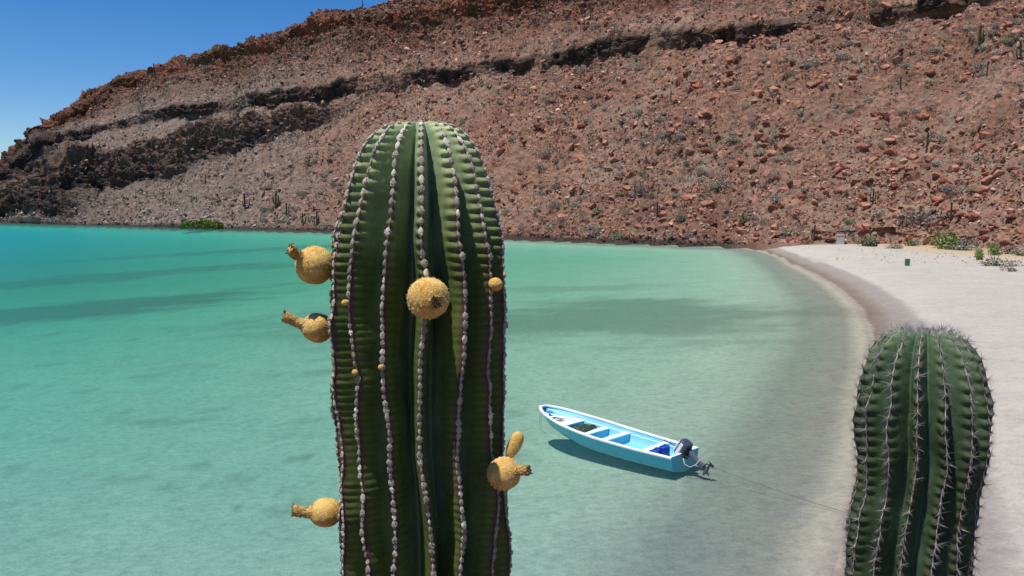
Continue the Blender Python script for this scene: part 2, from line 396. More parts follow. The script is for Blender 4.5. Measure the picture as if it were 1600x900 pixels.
Dfoot = (CAMZ - foot_z) * F / (shy - 320)
onbeach = sstep(1120, 1240, U)
def nz1(u, f, s, o=3): return fbm(np.stack([u * f, u * 0, u * 0 + s], 1), o, s)
keyP = []
def unp(px, py, D):
    v = (450 - py) / F; dy = cp + v * sp; t = D / dy
    return np.stack([(px - 800) / F * t, D, CAMZ + (-sp + v * cp) * t], -1)
foot = unp(U, shy, Dfoot); foot[:, 2] = foot_z
f0 = foot.copy(); f0[:, 0] *= (Dfoot - 9) / Dfoot; f0[:, 1] -= 9; f0[:, 2] = -3.2 * (1 - onbeach) - 1.2 * onbeach
f1 = foot.copy(); g = 3.0 + 1.2 * nz1(U, .02, 3); f1[:, 0] *= (Dfoot + g) / Dfoot; f1[:, 1] += g; f1[:, 2] = foot_z + 1.5 * (1 - onbeach) + .6 * onbeach
keyP = [f0, foot, f1]
band = np.clip(.40 + 1.3 * nz1(U, .022, 11, 3), 0, 1)
for a, b in ((390, 560), (860, 1000), (1120, 1230), (1368, 1400), (1432, 1470), (1500, 1530), (250, 330), (640, 740), (780, 830)):
    band = np.maximum(band, sstep(a - 8, a + 8, U) * (1 - sstep(b - 8, b + 8, U)))
band = band * (1 - .85 * sstep(1005, 1020, U) * (1 - sstep(1035, 1045, U))) * (1 - .85 * sstep(1232, 1250, U) * (1 - sstep(1355, 1368, U)))
for a, b in ((560, 640), (740, 780), (832, 858), (1400, 1430), (1472, 1498), (1534, 2600)): band = band * (1 - .55 * sstep(a - 4, a + 6, U) * (1 - sstep(b - 6, b + 4, U)))
wl = 1 - sstep(470, 600, U)                               # where the lower cliff exists
for k in range(7):
    py = np.interp(U, cols, [K[c][k][0] for c in cols]); D = np.interp(U, cols, [K[c][k][1] for c in cols])
    amp = (1 - np.exp(-np.maximum(U + 60, 0) / 80))
    if k in (0, 1): py = py + amp * wl * (14 * nz1(U, .017, 21) + (7 if k == 0 else 3) * nz1(U, .07, 23 + k))
    if k in (2, 3): py = py + amp * (7 * nz1(U, .018, 25) + 4 * nz1(U, .08, 26 + k))
    if k in (4, 5): py = py + amp * (10 * nz1(U, .012, 29) + 4 * nz1(U, .06, 31 + k))
    if k in (5, 6): py = py + 9 * sstep(150, 300, U) * (1 - sstep(700, 800, U)) + 5 * sstep(520, 580, U) * (1 - sstep(650, 800, U))
    if k == 6: py = py + amp * (3.5 * nz1(U, .03, 37, 4))
    if k == 3: D = D - 5.0 * band
    if k == 1: D = D - 5.0 * wl * (.5 + .5 * nz1(U, .03, 41))
    if k == 5: D = D - 4.0 * np.clip(.5 + nz1(U, .03, 43), 0, 1)
    keyP.append(unp(U, py, D))
top = keyP[-1]
b1 = top.copy(); sc_ = (top[:, 1] + 60) / top[:, 1]; b1[:, 0] *= sc_; b1[:, 1] *= sc_; b1[:, 2] += 1.5
b2 = top.copy(); sc_ = (top[:, 1] + 260) / top[:, 1]; b2[:, 0] *= sc_; b2[:, 1] *= sc_; b2[:, 2] = np.maximum(b2[:, 2] - 25, -5)
keyP += [b1, b2]
rows = [6, 8, 150, 46, 18, 22, 66, 24, 24, 10, 4]
Pt = []; tk = []
for k, n in enumerate(rows):
    last = k == len(rows) - 1
    ts = np.linspace(0, 1, n, endpoint=last)
    for t in ts:
        Pt.append(keyP[k] * (1 - t) + keyP[k + 1] * t); tk.append(k + t)
Pt = np.stack(Pt, 1); tk = np.array(tk); NV = Pt.shape[1]           # (NU, NV, 3)
T = np.broadcast_to(tk[None, :], (NU, NV)); UU = np.broadcast_to(U[:, None], (NU, NV))
# soften the kinks of the open slopes, keep cliff edges
for it in range(2):
    q = Pt.copy(); q[:, 1:-1] = (Pt[:, :-2] + 2 * Pt[:, 1:-1] + Pt[:, 2:]) / 4
    w = ((T > 2.3) & (T < 10))[..., None]
    Pt = np.where(w, q, Pt)
def normals(P):
    du = np.gradient(P, axis=0); dv = np.gradient(P, axis=1); n = np.cross(du, dv)
    return n / (np.linalg.norm(n, axis=-1, keepdims=True) + 1e-9)
Nn = normals(Pt).reshape(-1, 3); P = Pt.reshape(-1, 3).copy(); Tf = T.ravel(); Uf = UU.ravel()
if Nn[:, 2].mean() < 0: Nn = -Nn
fade = sstep(.8, 2.2, Tf)
wlf = np.repeat(wl, NV); bandf = np.repeat(band, NV); obf = np.repeat(onbeach, NV)
c_low = sstep(2.9, 3.1, Tf + .10 * fbm(P / 9, 2, 5)) * (1 - sstep(3.95, 4.15, Tf)) * wlf
c_band = sstep(4.85, 5.1, Tf) * (1 - sstep(5.85, 6.05, Tf)) * (.35 + .65 * bandf)
c_top = sstep(6.9, 7.1, Tf) * (1 - sstep(7.95, 8.4, Tf))
# the headland on the left is rock all the way down
head = (1 - sstep(40, 190, Uf + 40 * fbm(P / 30, 3, 9) - (3.0 - Tf) * 12)) * sstep(1.9, 2.3, Tf)
upper = sstep(6.0, 7.0, Tf)
cliff = np.clip(c_low + c_band + c_top * .75 + head, 0, 1)
big = fbm(P / 38, 4, 101) * 4.5 * (1 - .6 * cliff) + fbm(P / 11, 4, 103) * 1.3
Pc = P * np.array([1, 1, .28])
colm = fbm(Pc / 8, 4, 107, .55, True) * 4.6 + fbm(Pc / 2.6, 3, 109, .55, True) * 1.7
colm = colm + np.floor(fbm(P / np.array([7, 7, 2.5]), 2, 111) * 4) / 4 * 1.6
rubble = np.floor(3.2 * fbm(P / np.array([6, 6, 3]), 3, 113)) / 3.2 * 2.4 * upper
zz_ = P[:, 2] + 3 * fbm(P / 20, 3, 117); ledge = ((zz_ / 6.5) % 1.0) ** 1.6 * 3.0 + ((zz_ / 2.3 + 2 * fbm(P / 8, 2, 118)) % 1.0) ** 2 * 1.1
ledm = np.clip(upper * 1.6 + c_low * .5 + c_band * .4 + head * .5, 0, 1) * np.clip(.35 + 1.5 * fbm(P / 14, 3, 119), 0, 1)
gul = fbm(P / np.array([13, 13, 70]), 3, 131, .5, True) * 2.2 * (1 - cliff) * sstep(2.0, 2.6, Tf)
colm = colm + fbm(P / 1.1, 3, 133) * .7 + fbm(P * np.array([1, 1, .15]) / 2.6, 3, 135, .6, True) * 1.6 * c_low
disp = big + gul + colm * cliff + rubble + ledge * ledm
# stones: jittered cells with tilted tops
rk = np.zeros(len(P)); rc = np.zeros(len(P)); rt = np.zeros(len(P))
for scl, amp_, s_, dens in ((3.4, 1.15, 200, .16), (1.9, .75, 210, .34), (1.05, .42, 220, .6)):
    d, bx, by, h1, h2, h3 = worley2(P[:, 0] / scl + .15 * vnoise(P / scl, s_), (P[:, 1] * .75 + P[:, 2]) / scl, s_)
    densm = dens * (1 + .9 * fbm(P / 16, 3, s_ + 7)) * (1 + .6 * upper) * (1 - .45 * wlf * sstep(300, 0, Uf - 150))
    on = (h1 < densm) * (1 - cliff * .8)
    prof = np.clip((.28 + .24 * h2) - d, 0, 1) / .5
    hgt = np.minimum(prof * 2.2, .55 + .8 * ((bx * (h2 - .5)) + (by * (h3 - .3))))
    hgt = np.clip(hgt, 0, 1) * on
    m_ = hgt * amp_ > rk; rc = np.where(m_, h3, rc); rt = np.maximum(rt, np.clip(hgt * 4, 0, 1)); rk = np.maximum(rk, hgt * amp_)
disp = (disp + rk + .22 * fbm(P / 1.3, 3, 230)) * fade * (1 - .9 * (Tf > 9.3))
disp = disp + (1 - obf) * sstep(.6, 1.0, Tf) * (1 - sstep(1.8, 2.2, Tf)) * (.9 * fbm(P / 2.0, 3, 240, .6) + .2)
P = P + Nn * disp[:, None]
P[:, 2] = np.where((Tf > 1.9) & (P[:, 2] < .3), .3, P[:, 2])
HP = P.reshape(NU, NV, 3)
# colours: rust soil, grey dry scrub tint on the left slope, dark varnished cliffs, red crest rocks
def cl(*c): return np.array(c)[None, :]
def lerp(a, b, t): return a * (1 - t[:, None]) + b * t[:, None]
n30 = .6 * fbm(P / 24, 4, 301) + .7 * fbm(P / np.array([11, 11, 60]), 4, 302); n8 = fbm(P / 6, 4, 303)
base = lerp(cl(.175, .088, .056), cl(.26, .172, .122), sstep(-.4, .4, n30))
grey = np.clip(.25 + .75 * (1 - sstep(300, 760, Uf)), 0, 1) * (1 - upper * .6)
base = lerp(base, cl(.165, .130, .103), grey * sstep(-.8, .1, n8) * .95 * (1 - .6 * upper))
veg = sstep(.18, .42, fbm(P / np.array([5, 5, 3.]), 4, 305)) * .55 * (1 - cliff)
base = lerp(base, cl(.125, .112, .080), veg)
base = lerp(base, cl(.115, .050, .034), upper * sstep(-.7, .1, n30) * .9)
rockc = lerp(cl(.16, .070, .048), cl(.37, .19, .132), rc)
rockc = rockc * (1 - .35 * upper[:, None]); rockc = lerp(rockc, rockc.mean(1, keepdims=True) * cl(1.2, 1.0, .85), np.clip(1 - sstep(300, 620, Uf), 0, 1) * .8 * (1 - .8 * upper))
base = lerp(base, rockc, np.clip(rt, 0, 1) * .9)
dk = lerp(cl(.036, .028, .025), cl(.095, .058, .043), sstep(-.22, .22, fbm(P * np.array([1, 1, .2]) / 3.0, 4, 307)))
redc = lerp(cl(.10, .058, .030), cl(.23, .080, .044), sstep(-.4, .4, n8))
dk = lerp(dk, cl(.15, .092, .066), c_low * sstep(3.25, 3.7, Tf + .35 * fbm(P / 12, 3, 311)) * .9)  # paler top layer of the lower cliff, sunlight painted into its brown
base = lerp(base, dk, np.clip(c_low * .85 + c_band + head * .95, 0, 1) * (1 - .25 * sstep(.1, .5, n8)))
base = lerp(base, redc, np.clip(c_top * .85 + ledm * upper * .8, 0, 1))
wet = (1 - sstep(.5, 1.5, P[:, 2] + .5 * n8)) * (1 - obf)
base = lerp(base, cl(.045, .032, .027), wet * .9)
pale = sstep(1.2, 1.8, P[:, 2]) * (1 - sstep(2.8, 3.8, P[:, 2])) * (1 - sstep(330, 420, Uf)) * sstep(170, 250, Uf)
base = lerp(base, cl(.27, .20, .16), pale * .8)
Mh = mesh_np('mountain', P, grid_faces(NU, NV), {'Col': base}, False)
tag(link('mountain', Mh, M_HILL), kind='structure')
hpx, hpy, hdep = project(P)

def on_hill(px, py, tol=2.2):
    d2 = (hpx - px) ** 2 + (hpy - py) ** 2
    c = np.where(d2 < tol * tol)[0]
    if not len(c): c = np.array([int(np.argmin(d2))])
    i = c[np.argmin(hdep[c])]
    return Vector(P[i]), i

# ------------------------------------------------------------------ near slope under the two cacti (the photographer's ledge)
nx, ny, nf = polar(90, 160, .02, 22, R(-180), R(180))
rr_ = np.hypot(nx, ny)
nzv = 7.0 - .56 * np.maximum(rr_ * np.clip(.55 + .45 * (ny / np.maximum(rr_, .01)), .1, 1), 0) - .012 * np.maximum(rr_ - 6, 0) ** 2
Pn = np.stack([nx, ny, nzv], 1); Pn[:, 2] += .22 * fbm(Pn / 1.2, 4, 401) * sstep(.2, 1.5, rr_)
Pn[:, 2] = np.where(ny < 0, np.minimum(Pn[:, 2], 7.3), Pn[:, 2])
cn = lerp(cl(.19, .10, .07), cl(.26, .15, .11), sstep(-.4, .4, fbm(Pn / .7, 3, 405)))
tag(link('near_slope', mesh_np('near_slope', Pn, nf, {'Col': cn}, True), M_HILL), kind='structure')
def slope_z(x, y):
    return 7.0 - .56 * math.hypot(x, y)

# ------------------------------------------------------------------ boulders and loose rocks
def rock_mesh(seed, flat=1.0, npts=16):
    rn = random.Random(seed); bm = bmesh.new()
    ax = (1, rn.uniform(.6, .95), rn.uniform(.45, .75) * flat)
    for i in range(npts):
        v = Vector((rn.gauss(0, 1), rn.gauss(0, 1), rn.gauss(0, 1))).normalized() * rn.uniform(.75, 1)
        bm.verts.new((v.x * ax[0], v.y * ax[1], v.z * ax[2]))
    g = bmesh.ops.convex_hull(bm, input=bm.verts)
    bmesh.ops.delete(bm, geom=[e for e in g['geom_interior'] if isinstance(e, bmesh.types.BMVert)], context='VERTS')
    bmesh.ops.triangulate(bm, faces=bm.faces)
    return bm
rock_vars = []
for i in range(14):
    bm = rock_mesh(i, 1, 8); bm.verts.index_update()
    rock_vars.append((np.array([v.co[:] for v in bm.verts]), np.array([[v.index for v in f.verts] for f in bm.faces]))); bm.free()
def rot_np(n):
    q = rng.normal(size=(n, 4)); q /= np.linalg.norm(q, axis=1)[:, None]; w, x, y, z = q.T
    return np.stack([1 - 2 * (y * y + z * z), 2 * (x * y - w * z), 2 * (x * z + w * y), 2 * (x * y + w * z), 1 - 2 * (x * x + z * z), 2 * (y * z - w * x),
                     2 * (x * z - w * y), 2 * (y * z + w * x), 1 - 2 * (x * x + y * y)], 1).reshape(n, 3, 3)
def rotz_np(n, tilt=.35):
    a = rng.uniform(0, 2 * np.pi, n); c, s = np.cos(a), np.sin(a); z = np.zeros(n); o = np.ones(n)
    Rz = np.stack([c, -s, z, s, c, z, z, z, o], 1).reshape(n, 3, 3)
    b = rng.normal(0, tilt, n); c, s = np.cos(b), np.sin(b)
    Rx = np.stack([o, z, z, z, c, -s, z, s, c], 1).reshape(n, 3, 3)
    return Rz @ Rx
def scatter_mesh(name, pos, size, vars_, mat, color, tilt=.4, zs=1.0, kind='stuff'):
    Vs, Fs, Cs = [], [], []; off = 0
    which = rng.integers(0, len(vars_), len(pos))
    for k, (v, f) in enumerate(vars_):
        idx = np.where(which == k)[0]
        if not len(idx): continue
        Rm = rotz_np(len(idx), tilt)
        vv = np.einsum('nij,vj->nvi', Rm, v) * size[idx][:, None, None]; vv[..., 2] *= zs
        vv = vv + pos[idx][:, None, :]
        Vs.append(vv.reshape(-1, 3)); Fs.append((f[None] + (np.arange(len(idx)) * len(v))[:, None, None] + off).reshape(-1, f.shape[1]))
        Cs.append(np.repeat(color[idx], len(v), 0)); off += len(idx) * len(v)
    me = mesh_np(name, np.vstack(Vs), np.vstack(Fs), {'Col': np.vstack(Cs)}, False)
    return tag(link(name, me, mat), kind=kind)

# cell areas give the sampling weights
du = np.diff(HP, axis=0)[:, :-1]; dv = np.diff(HP, axis=1)[:-1]
area = np.linalg.norm(np.cross(du, dv), axis=-1)
area = np.pad(area, ((0, 1), (0, 1))).ravel()
vis0 = (hpx > -25) & (hpx < 1640) & (Tf > 1.05); vis = (hpx > -25) & (hpx < 1640) & (hpy > -30) & (Tf > 1.6) & (Tf < 9.0)
# drop what the crest hides: running top per column
hy2 = hpy.reshape(NU, NV); runmin = np.minimum.accumulate(np.pad(hy2, ((0, 0), (1, 0)), constant_values=999)[:, :-1], axis=1)
vis &= (hy2 <= runmin + 1.5).ravel()
clump = fbm(P / 15, 4, 501)
wgt = area * vis * (1 - .75 * np.clip(cliff, 0, 1)) * np.clip(.55 + 1.3 * clump, .08, 2)
wgt *= (1 - .35 * (1 - sstep(150, 520, Uf)))
wgt /= wgt.sum()
NB = 54000
bi = rng.choice(len(P), NB, p=wgt)
bs_ = .24 * (1 - rng.random(NB)) ** (-1 / 2.3); bs_ = np.minimum(bs_, 1.9)
bs_ *= np.where(Uf[bi] < 520, .85, 1.0) * np.where(upper[bi] > .5, 1.25, 1.0)
bp_ = P[bi] + rng.normal(0, .25, (NB, 3)) * np.array([1, 1, 0]); bp_[:, 2] += bs_ * .12
# a denser litter of rocks along the foot and the waterline
foot_i = np.where(vis0 & (Tf > 1.1) & (Tf < 2.25))[0]
fi = rng.choice(foot_i, 6000); fs = .26 * (1 - rng.random(6000)) ** (-1 / 2.4); fs = np.minimum(fs, 1.3)
fp = P[fi].copy(); fp[:, 2] += fs * .15
# stones at the foot of the band and cliffs too
allp = np.vstack([bp_, fp]); alls = np.concatenate([bs_, fs])
ux = np.concatenate([Uf[bi], Uf[fi]])
pxs, pys, dps = project(allp); pix = alls * F / dps * 2
pal = np.array([[.22, .098, .064], [.34, .155, .100], [.43, .235, .165], [.25, .15, .11], [.12, .060, .042], [.50, .29, .205]])
ci = rng.choice(6, len(allp), p=[.20, .24, .22, .13, .11, .10]); colr = pal[ci] * rng.uniform(.8, 1.15, (len(allp), 1))
gl_ = (1 - sstep(300, 620, ux)) * .85 * (1 - .8 * np.concatenate([upper[bi], upper[fi]])); gry = colr.mean(1, keepdims=True) * np.array([[1.15, 1.0, .88]]); colr = colr * (1 - gl_[:, None]) + gry * gl_[:, None]
colr = colr * rng.uniform(.65, 1.3, (len(allp), 1))
colr = colr * (1 - .35 * np.concatenate([upper[bi], upper[fi]]))[:, None]
low = allp[:, 2] < 1.3
colr[low & (ux < 1150)] = np.array([.06, .042, .036])
hid = ((pxs > 535) & (pxs < 775) & (pys > 200)) | (pxs < 6) | (pxs > 1594) | (pys < 4)
order = np.argsort(-np.where(hid, 0, pix))
NBIG = 250
big_i = order[:NBIG]; rest = order[NBIG:]
scatter_mesh('hillside_rocks', allp[rest], alls[rest], rock_vars, M_ROCKS, colr[rest], .45)

boulder_meshes = []
for i in range(9):
    bm = rock_mesh(100 + i, 1, 15); bmesh.ops.bevel(bm, geom=list(bm.edges), offset=.025, segments=1, affect='EDGES')
    me = bpy.data.meshes.new('boulder'); bm.to_mesh(me); bm.free(); me.materials.append(M_BOULDER); boulder_meshes.append(me)
def boulder(p, s, label, group='boulders strewn over the mountainside', var=None, scale=None, rot=None):
    o = link('boulder', boulder_meshes[var if var is not None else random.randrange(9)])
    o.location = p; o.scale = scale or (s, s, s * random.uniform(.75, 1.1))
    o.rotation_euler = rot or (random.uniform(-.35, .35), random.uniform(-.35, .35), random.uniform(0, 6.28))
    return tag(o, label, 'boulder', group)
LM = [(1446, 225, 'the tall thin lone cactus'), (1528, 60, 'the tallest cactus at top right'), (1594, 80, 'the branched cactus at the right edge'), (1407, 130, 'the small leaning cactus'),
 (1363, 305, 'the cactus clump above the beach'), (1485, 330, 'the slender cactus clump by the boulder pair'), (1270, 362, 'the dark cactus clump above the sand'), (1026, 325, 'the cactus beside the bright ledge'),
 (1160, 340, 'the forked cactus above the beach tip'), (1047, 150, 'the short cactus below the dark band'), (430, 310, 'the bushy cactus on the far shore'), (383, 315, 'the grey branched far shore cactus'),
 (317, 349, 'the green mangrove'), (321, 278, 'the tiny cactus above the mangrove'), (152, 278, 'the tiny cactus under the brown cliff'), (241, 108, 'the thin ridge cactus'),
 (1224, 211, 'the large tilted slab'), (1220, 256, 'the flat pale orange slab'), (979, 287, 'the rounded pale orange boulder'), (947, 308, 'the two touching pale boulders'),
 (1492, 262, 'the rounded orange boulder at right'), (1580, 340, 'the hollowed boulder at the right edge'), (1314, 372, 'the grey hut'), (1474, 375, 'the bright green bush'), (1410, 368, 'the thin column cactus'),
 (1083, 362, 'the white topped dark rock'), (1148, 282, 'the upright pale rock'), (1344, 35, 'the pale pink slab up high'), (840, 163, 'the pale grey slab under the band'), (1155, 211, 'the bare pale scree patch'),
 (1002, 300, 'the dark purple round bush'), (655, 185, 'the top of the big cactus'), (1440, 510, 'the top of the spiny cactus'), (1175, 382, 'the tip of the beach'), (1170, 60, 'the dark overhang at upper right'),
 (930, 85, 'the longest dark overhang'), (1385, 12, 'the small cave near the top'), (570, 5, 'the skyline cactus'), (500, 150, 'the darkest part of the cliff'), (250, 250, 'the brown columned cliff'), (1541, 108, 'the short cactus below the tallest')]
used_lm = set()
def near_label(word, x, y):
    best = None
    for lx, ly, nm in LM:
        d = math.hypot(x - lx, y - ly)
        if d > 95: continue
        a = math.degrees(math.atan2(-(y - ly), x - lx)) % 360
        dr = ['right of', 'up and right of', 'above', 'up and left of', 'left of', 'down and left of', 'below', 'down and right of'][int((a + 22.5) // 45) % 8]
        if (word, dr, nm) in used_lm: continue
        if best is None or d < best[0]: best = (d, dr, nm)
    if best is None: return None
    used_lm.add((word, best[1], best[2])); return ' '.join(f'{word} nearest {best[1]} {best[2]}'.split()[:16])
for i in big_i:
    x, y, zz = pxs[i], pys[i], allp[i][2]
    if zz < 2.2 and x < 1180: lab = 'rust brown rock among those piled at the waterline below the mountain'
    elif zz < 6 and x >= 1180: lab = 'rust red rock at the foot of the slope behind the white beach'
    elif x < 560 and zz < 48: lab = 'reddish rock on the greyish lower slope left of the big cactus'
    elif zz > 68: lab = 'rust red block near the mountain crest above the dark rock band'
    elif x < 1150: lab = 'pinkish brown rock lying on the scree between the two cacti'
    else: lab = 'rust red rock lying on the scree slope above the white beach'
    lab = near_label('larger loose rock', x, y) or lab
    boulder(tuple(allp[i]), alls[i], lab)
# boulders the photograph lets one point to
named = [
 (1224, 211, 1.35, (1.9, 1.0, .55), 'large flat pinkish slab tilted on the scree, midway up the right slope'),
 (1220, 256, 1.0, (1.5, .9, .5), 'flat pale orange slab below the large tilted slab, mid slope'),
 (979, 287, 1.0, None, 'rounded pale orange boulder alone beside a grey shrub, right of the big cactus'),
 (941, 307, .9, None, 'left one of two touching pale boulders with a black gap beneath'),
 (953, 309, 1.1, (1.4, .9, .8), 'right one of two touching pale boulders with a black gap beneath'),
 (1492, 262, 1.3, None, 'rounded orange boulder below the tall thin cactus on the right slope'),
 (1502, 336, 1.35, (1.7, 1.3, 1.0), 'dark cracked boulder leaning on the pale one above the shrubs'),
 (1524, 338, 1.5, (1.5, 1.2, 1.2), 'big pale orange boulder of the pair above the green shrubs'),
 (1580, 340, 1.5, (1.9, 1.2, 1.0), 'big boulder with a dark hollow at the right edge of the slope'),
 (1297, 375, 1.25, (1.9, .9, .7), 'long pinkish boulder left of the grey hut on the beach edge'),
 (1258, 372, .9, None, 'pinkish boulder at the sand edge where beach and mountain meet'),
 (1468, 356, .9, None, 'orange boulder upper one of two left of the boulder pair'),
 (1459, 362, .8, None, 'orange boulder lower one of two left of the boulder pair'),
 (1030, 331, 1.0, (1.5, 1.0, .7), 'bright orange rock ledge with black shade under it beside a small cactus'),
 (1083, 362, .9, None, 'white topped dark rock above the waterline right of the bright ledge'),
 (1148, 282, .9, (.8, .8, 1.2), 'upright pale rock just right of a grey green bush'),
 (1344, 35, .8, (1.6, .9, .5), 'pale pink slab high on the slope below the cave row'),
 (840, 163, .9, (1.5, .9, .6), 'pale grey slab just below the dark rock band'),
 (1366, 378, .9, None, 'pink boulder between the green bush and the thin column cactus'),
 (1232, 374, .8, None, 'red boulder at the tip of the sand where the beach begins'),
 (1155, 211, .8, None, 'rust rock at the edge of the bare pale patch of scree'),
]
for x, y, s, sc, lab in named:
    p, _ = on_hill(x, y); o = boulder((p.x, p.y, p.z + s * .25), s, lab, None, scale=tuple(c * s * .8 for c in sc) if sc else None, rot=(random.uniform(-.2, .2), random.uniform(-.2, .2), random.uniform(-.5, .5)))
    if 'group' in o: del o['group']

# ------------------------------------------------------------------ shrubs and far cacti
def leaf_mat(name, c1, c2, rough=.8):
    m, nd, lk, bs = new_mat(name)
    g = nd.new('ShaderNodeNewGeometry'); oi = nd.new('ShaderNodeObjectInfo')
    c = ramp(nd, lk, g.outputs['Random Per Island'], [(0, c1), (1, c2)])
    v = ramp(nd, lk, oi.outputs['Random'], [(0, (.75, .75, .78)), (.5, (1, 1, .98)), (1, (1.25, 1.15, 1.1))])
    lk.new(mixc(nd, lk, c.outputs[0], v.outputs[0], 1.0, 'MULTIPLY'), bs.inputs['Base Color']); bs.inputs['Roughness'].default_value = rough
    bs.inputs['Specular IOR Level'].default_value = .15
    return m
M_GREY = leaf_mat('dry_grey_scrub', (.24, .22, .17), (.40, .37, .29))
M_MAUVE = leaf_mat('bare_twigs', (.16, .12, .11), (.30, .235, .21))
M_OLIVE = leaf_mat('olive_leaves', (.16, .17, .095), (.30, .30, .18))
M_GREEN = leaf_mat('fresh_leaves', (.12, .16, .05), (.27, .30, .11))
M_MANG = leaf_mat('mangrove_leaves', (.035, .075, .008), (.13, .20, .02))
M_TWIG = simple('twig_bark', (.14, .11, .085), .9)
def shrub_verts(seed, n=320, leaf=.07, flat=.75, lobes=5):
    rn = np.random.default_rng(seed)
    cs = rn.normal(0, .38, (lobes, 3)); cs[:, 2] = np.abs(cs[:, 2]) * .5 + .25; rad = rn.uniform(.35, .6, lobes)
    w = rn.integers(0, lobes, n); d = rn.normal(size=(n, 3)); d /= np.linalg.norm(d, axis=1)[:, None]
    p = cs[w] + d * (rad[w] * rn.uniform(.45, 1.0, n) ** .6)[:, None]; p[:, 2] = np.abs(p[:, 2] * flat) 
    q = rot_np(n); tri = np.array([[-.5, -.35, 0], [.6, 0, .1], [-.4, .5, 0], [-1, .1, .2]]) * leaf
    v = np.einsum('nij,vj->nvi', q, tri) * rn.uniform(.6, 1.5, (n, 1, 1)) + p[:, None, :]
    f = np.array([[0, 1, 2], [0, 2, 3]])
    ff = (f[None] + (np.arange(n) * 4)[:, None, None]).reshape(-1, 3)
    return v.reshape(-1, 3), ff
def twigs(seed, n=14, h=.9, spread=.6):
    rn = random.Random(seed); b = MB()
    for i in range(n):
        a = rn.uniform(0, 6.28); s = rn.uniform(.2, 1) * spread; k = rn.uniform(.5, 1) * h
        m1 = Vector((math.cos(a) * s * .4, math.sin(a) * s * .4, k * .5)); e = Vector((math.cos(a + rn.uniform(-.4, .4)) * s, math.sin(a) * s, k))
        b.tube([(0, 0, -.1), m1, e], [.03, .02, .006], 4, False)
    return b
shrub_me = {}
for nm, mt, kw in (('grey', M_GREY, dict(n=520, leaf=.10, flat=.55)), ('mauve', M_MAUVE, dict(n=460, leaf=.09, flat=.6)), ('olive', M_OLIVE, dict(n=520, leaf=.105, flat=.7)), ('green', M_GREEN, dict(n=560, leaf=.12, flat=.9))):
    for j in range(4):
        v, f = shrub_verts(hash(nm) % 97 * 0 + {'grey': 10, 'mauve': 20, 'olive': 30, 'green': 40}[nm] + j, **kw)
        me = mesh_np('foliage', v, f); me.materials.append(mt); shrub_me[nm, j] = me
twig_me = []
for j in range(3):
    o = twigs(j).build('stems', M_TWIG); twig_me.append(o.data); bpy.data.objects.remove(o)
def shrub(p, w, h, kind, label, group=None, name='shrub', near=False):
    j = random.randrange(4)
    if near:
        t = bpy.data.objects.new(name, None); COL.objects.link(t); t.empty_display_size = .2
        t.location = p; t.scale = (w / 2, w / 2, h); t.rotation_euler.z = random.uniform(0, 6.28)
        link('foliage', shrub_me[kind, j], parent=t); link('stems', twig_me[j % 3], parent=t)
    else:
        t = link(name, shrub_me[kind, j]); t.location = p; t.scale = (w / 2, w / 2, h); t.rotation_euler.z = random.uniform(0, 6.28)
    return tag(t, label, 'shrub', group)
# scattered shrubs: mostly grey, thicker in drifts
sw = area * vis * (1 - .9 * np.clip(cliff, 0, 1)) * np.clip(.5 + 1.5 * fbm(P / 19, 3, 601), .1, 2); sw /= sw.sum()
NS = 6500; si = rng.choice(len(P), NS, p=sw); ss = .42 * (1 - rng.random(NS)) ** (-1 / 2.2); ss = np.minimum(ss, 1.75)
spx, spy, sdp_ = project(P[si]); spix = ss * F / sdp_ * 2
hid = ((spx > 535) & (spx < 775) & (spy > 200)) | (spx < 6) | (spx > 1594) | (spy < 4)
so = np.argsort(-np.where(hid, 0, spix)); NSH = 230
taken = []
for i in so[:NSH]:
    k = random.choices(['grey', 'mauve', 'olive'], [.55, .28, .17])[0]; p = P[si[i]]
    z = p[2]; x = spx[i]
    where = 'above the dark rock band' if z > 66 else ('left of the big cactus' if x < 560 else ('between the two cacti' if x < 1150 else 'above the white beach'))
    word = {'grey': 'low grey dry shrub', 'mauve': 'leafless purplish brown shrub', 'olive': 'low grey green shrub'}[k]
    shrub(tuple(p), ss[i] * 2.1, ss[i] * 1.35, k, near_label(word, spx[i], spy[i]) or f'{word} on the stony slope {where}', 'dry shrubs dotting the mountainside')
sv = []
for j in range(6):
    v, f = shrub_verts(70 + j, 15, .40, .6, 3); sv.append((v, f))
r_ = so[NSH:]; scol = np.array([[.27, .24, .18], [.25, .20, .165], [.21, .205, .13], [.34, .30, .23]])[rng.integers(0, 4, len(r_))] * rng.uniform(.75, 1.15, (len(r_), 1))
scatter_mesh('low_scrub', P[si[r_]], ss[r_] * 1.05, sv, M_ROCKS, scol, .05)

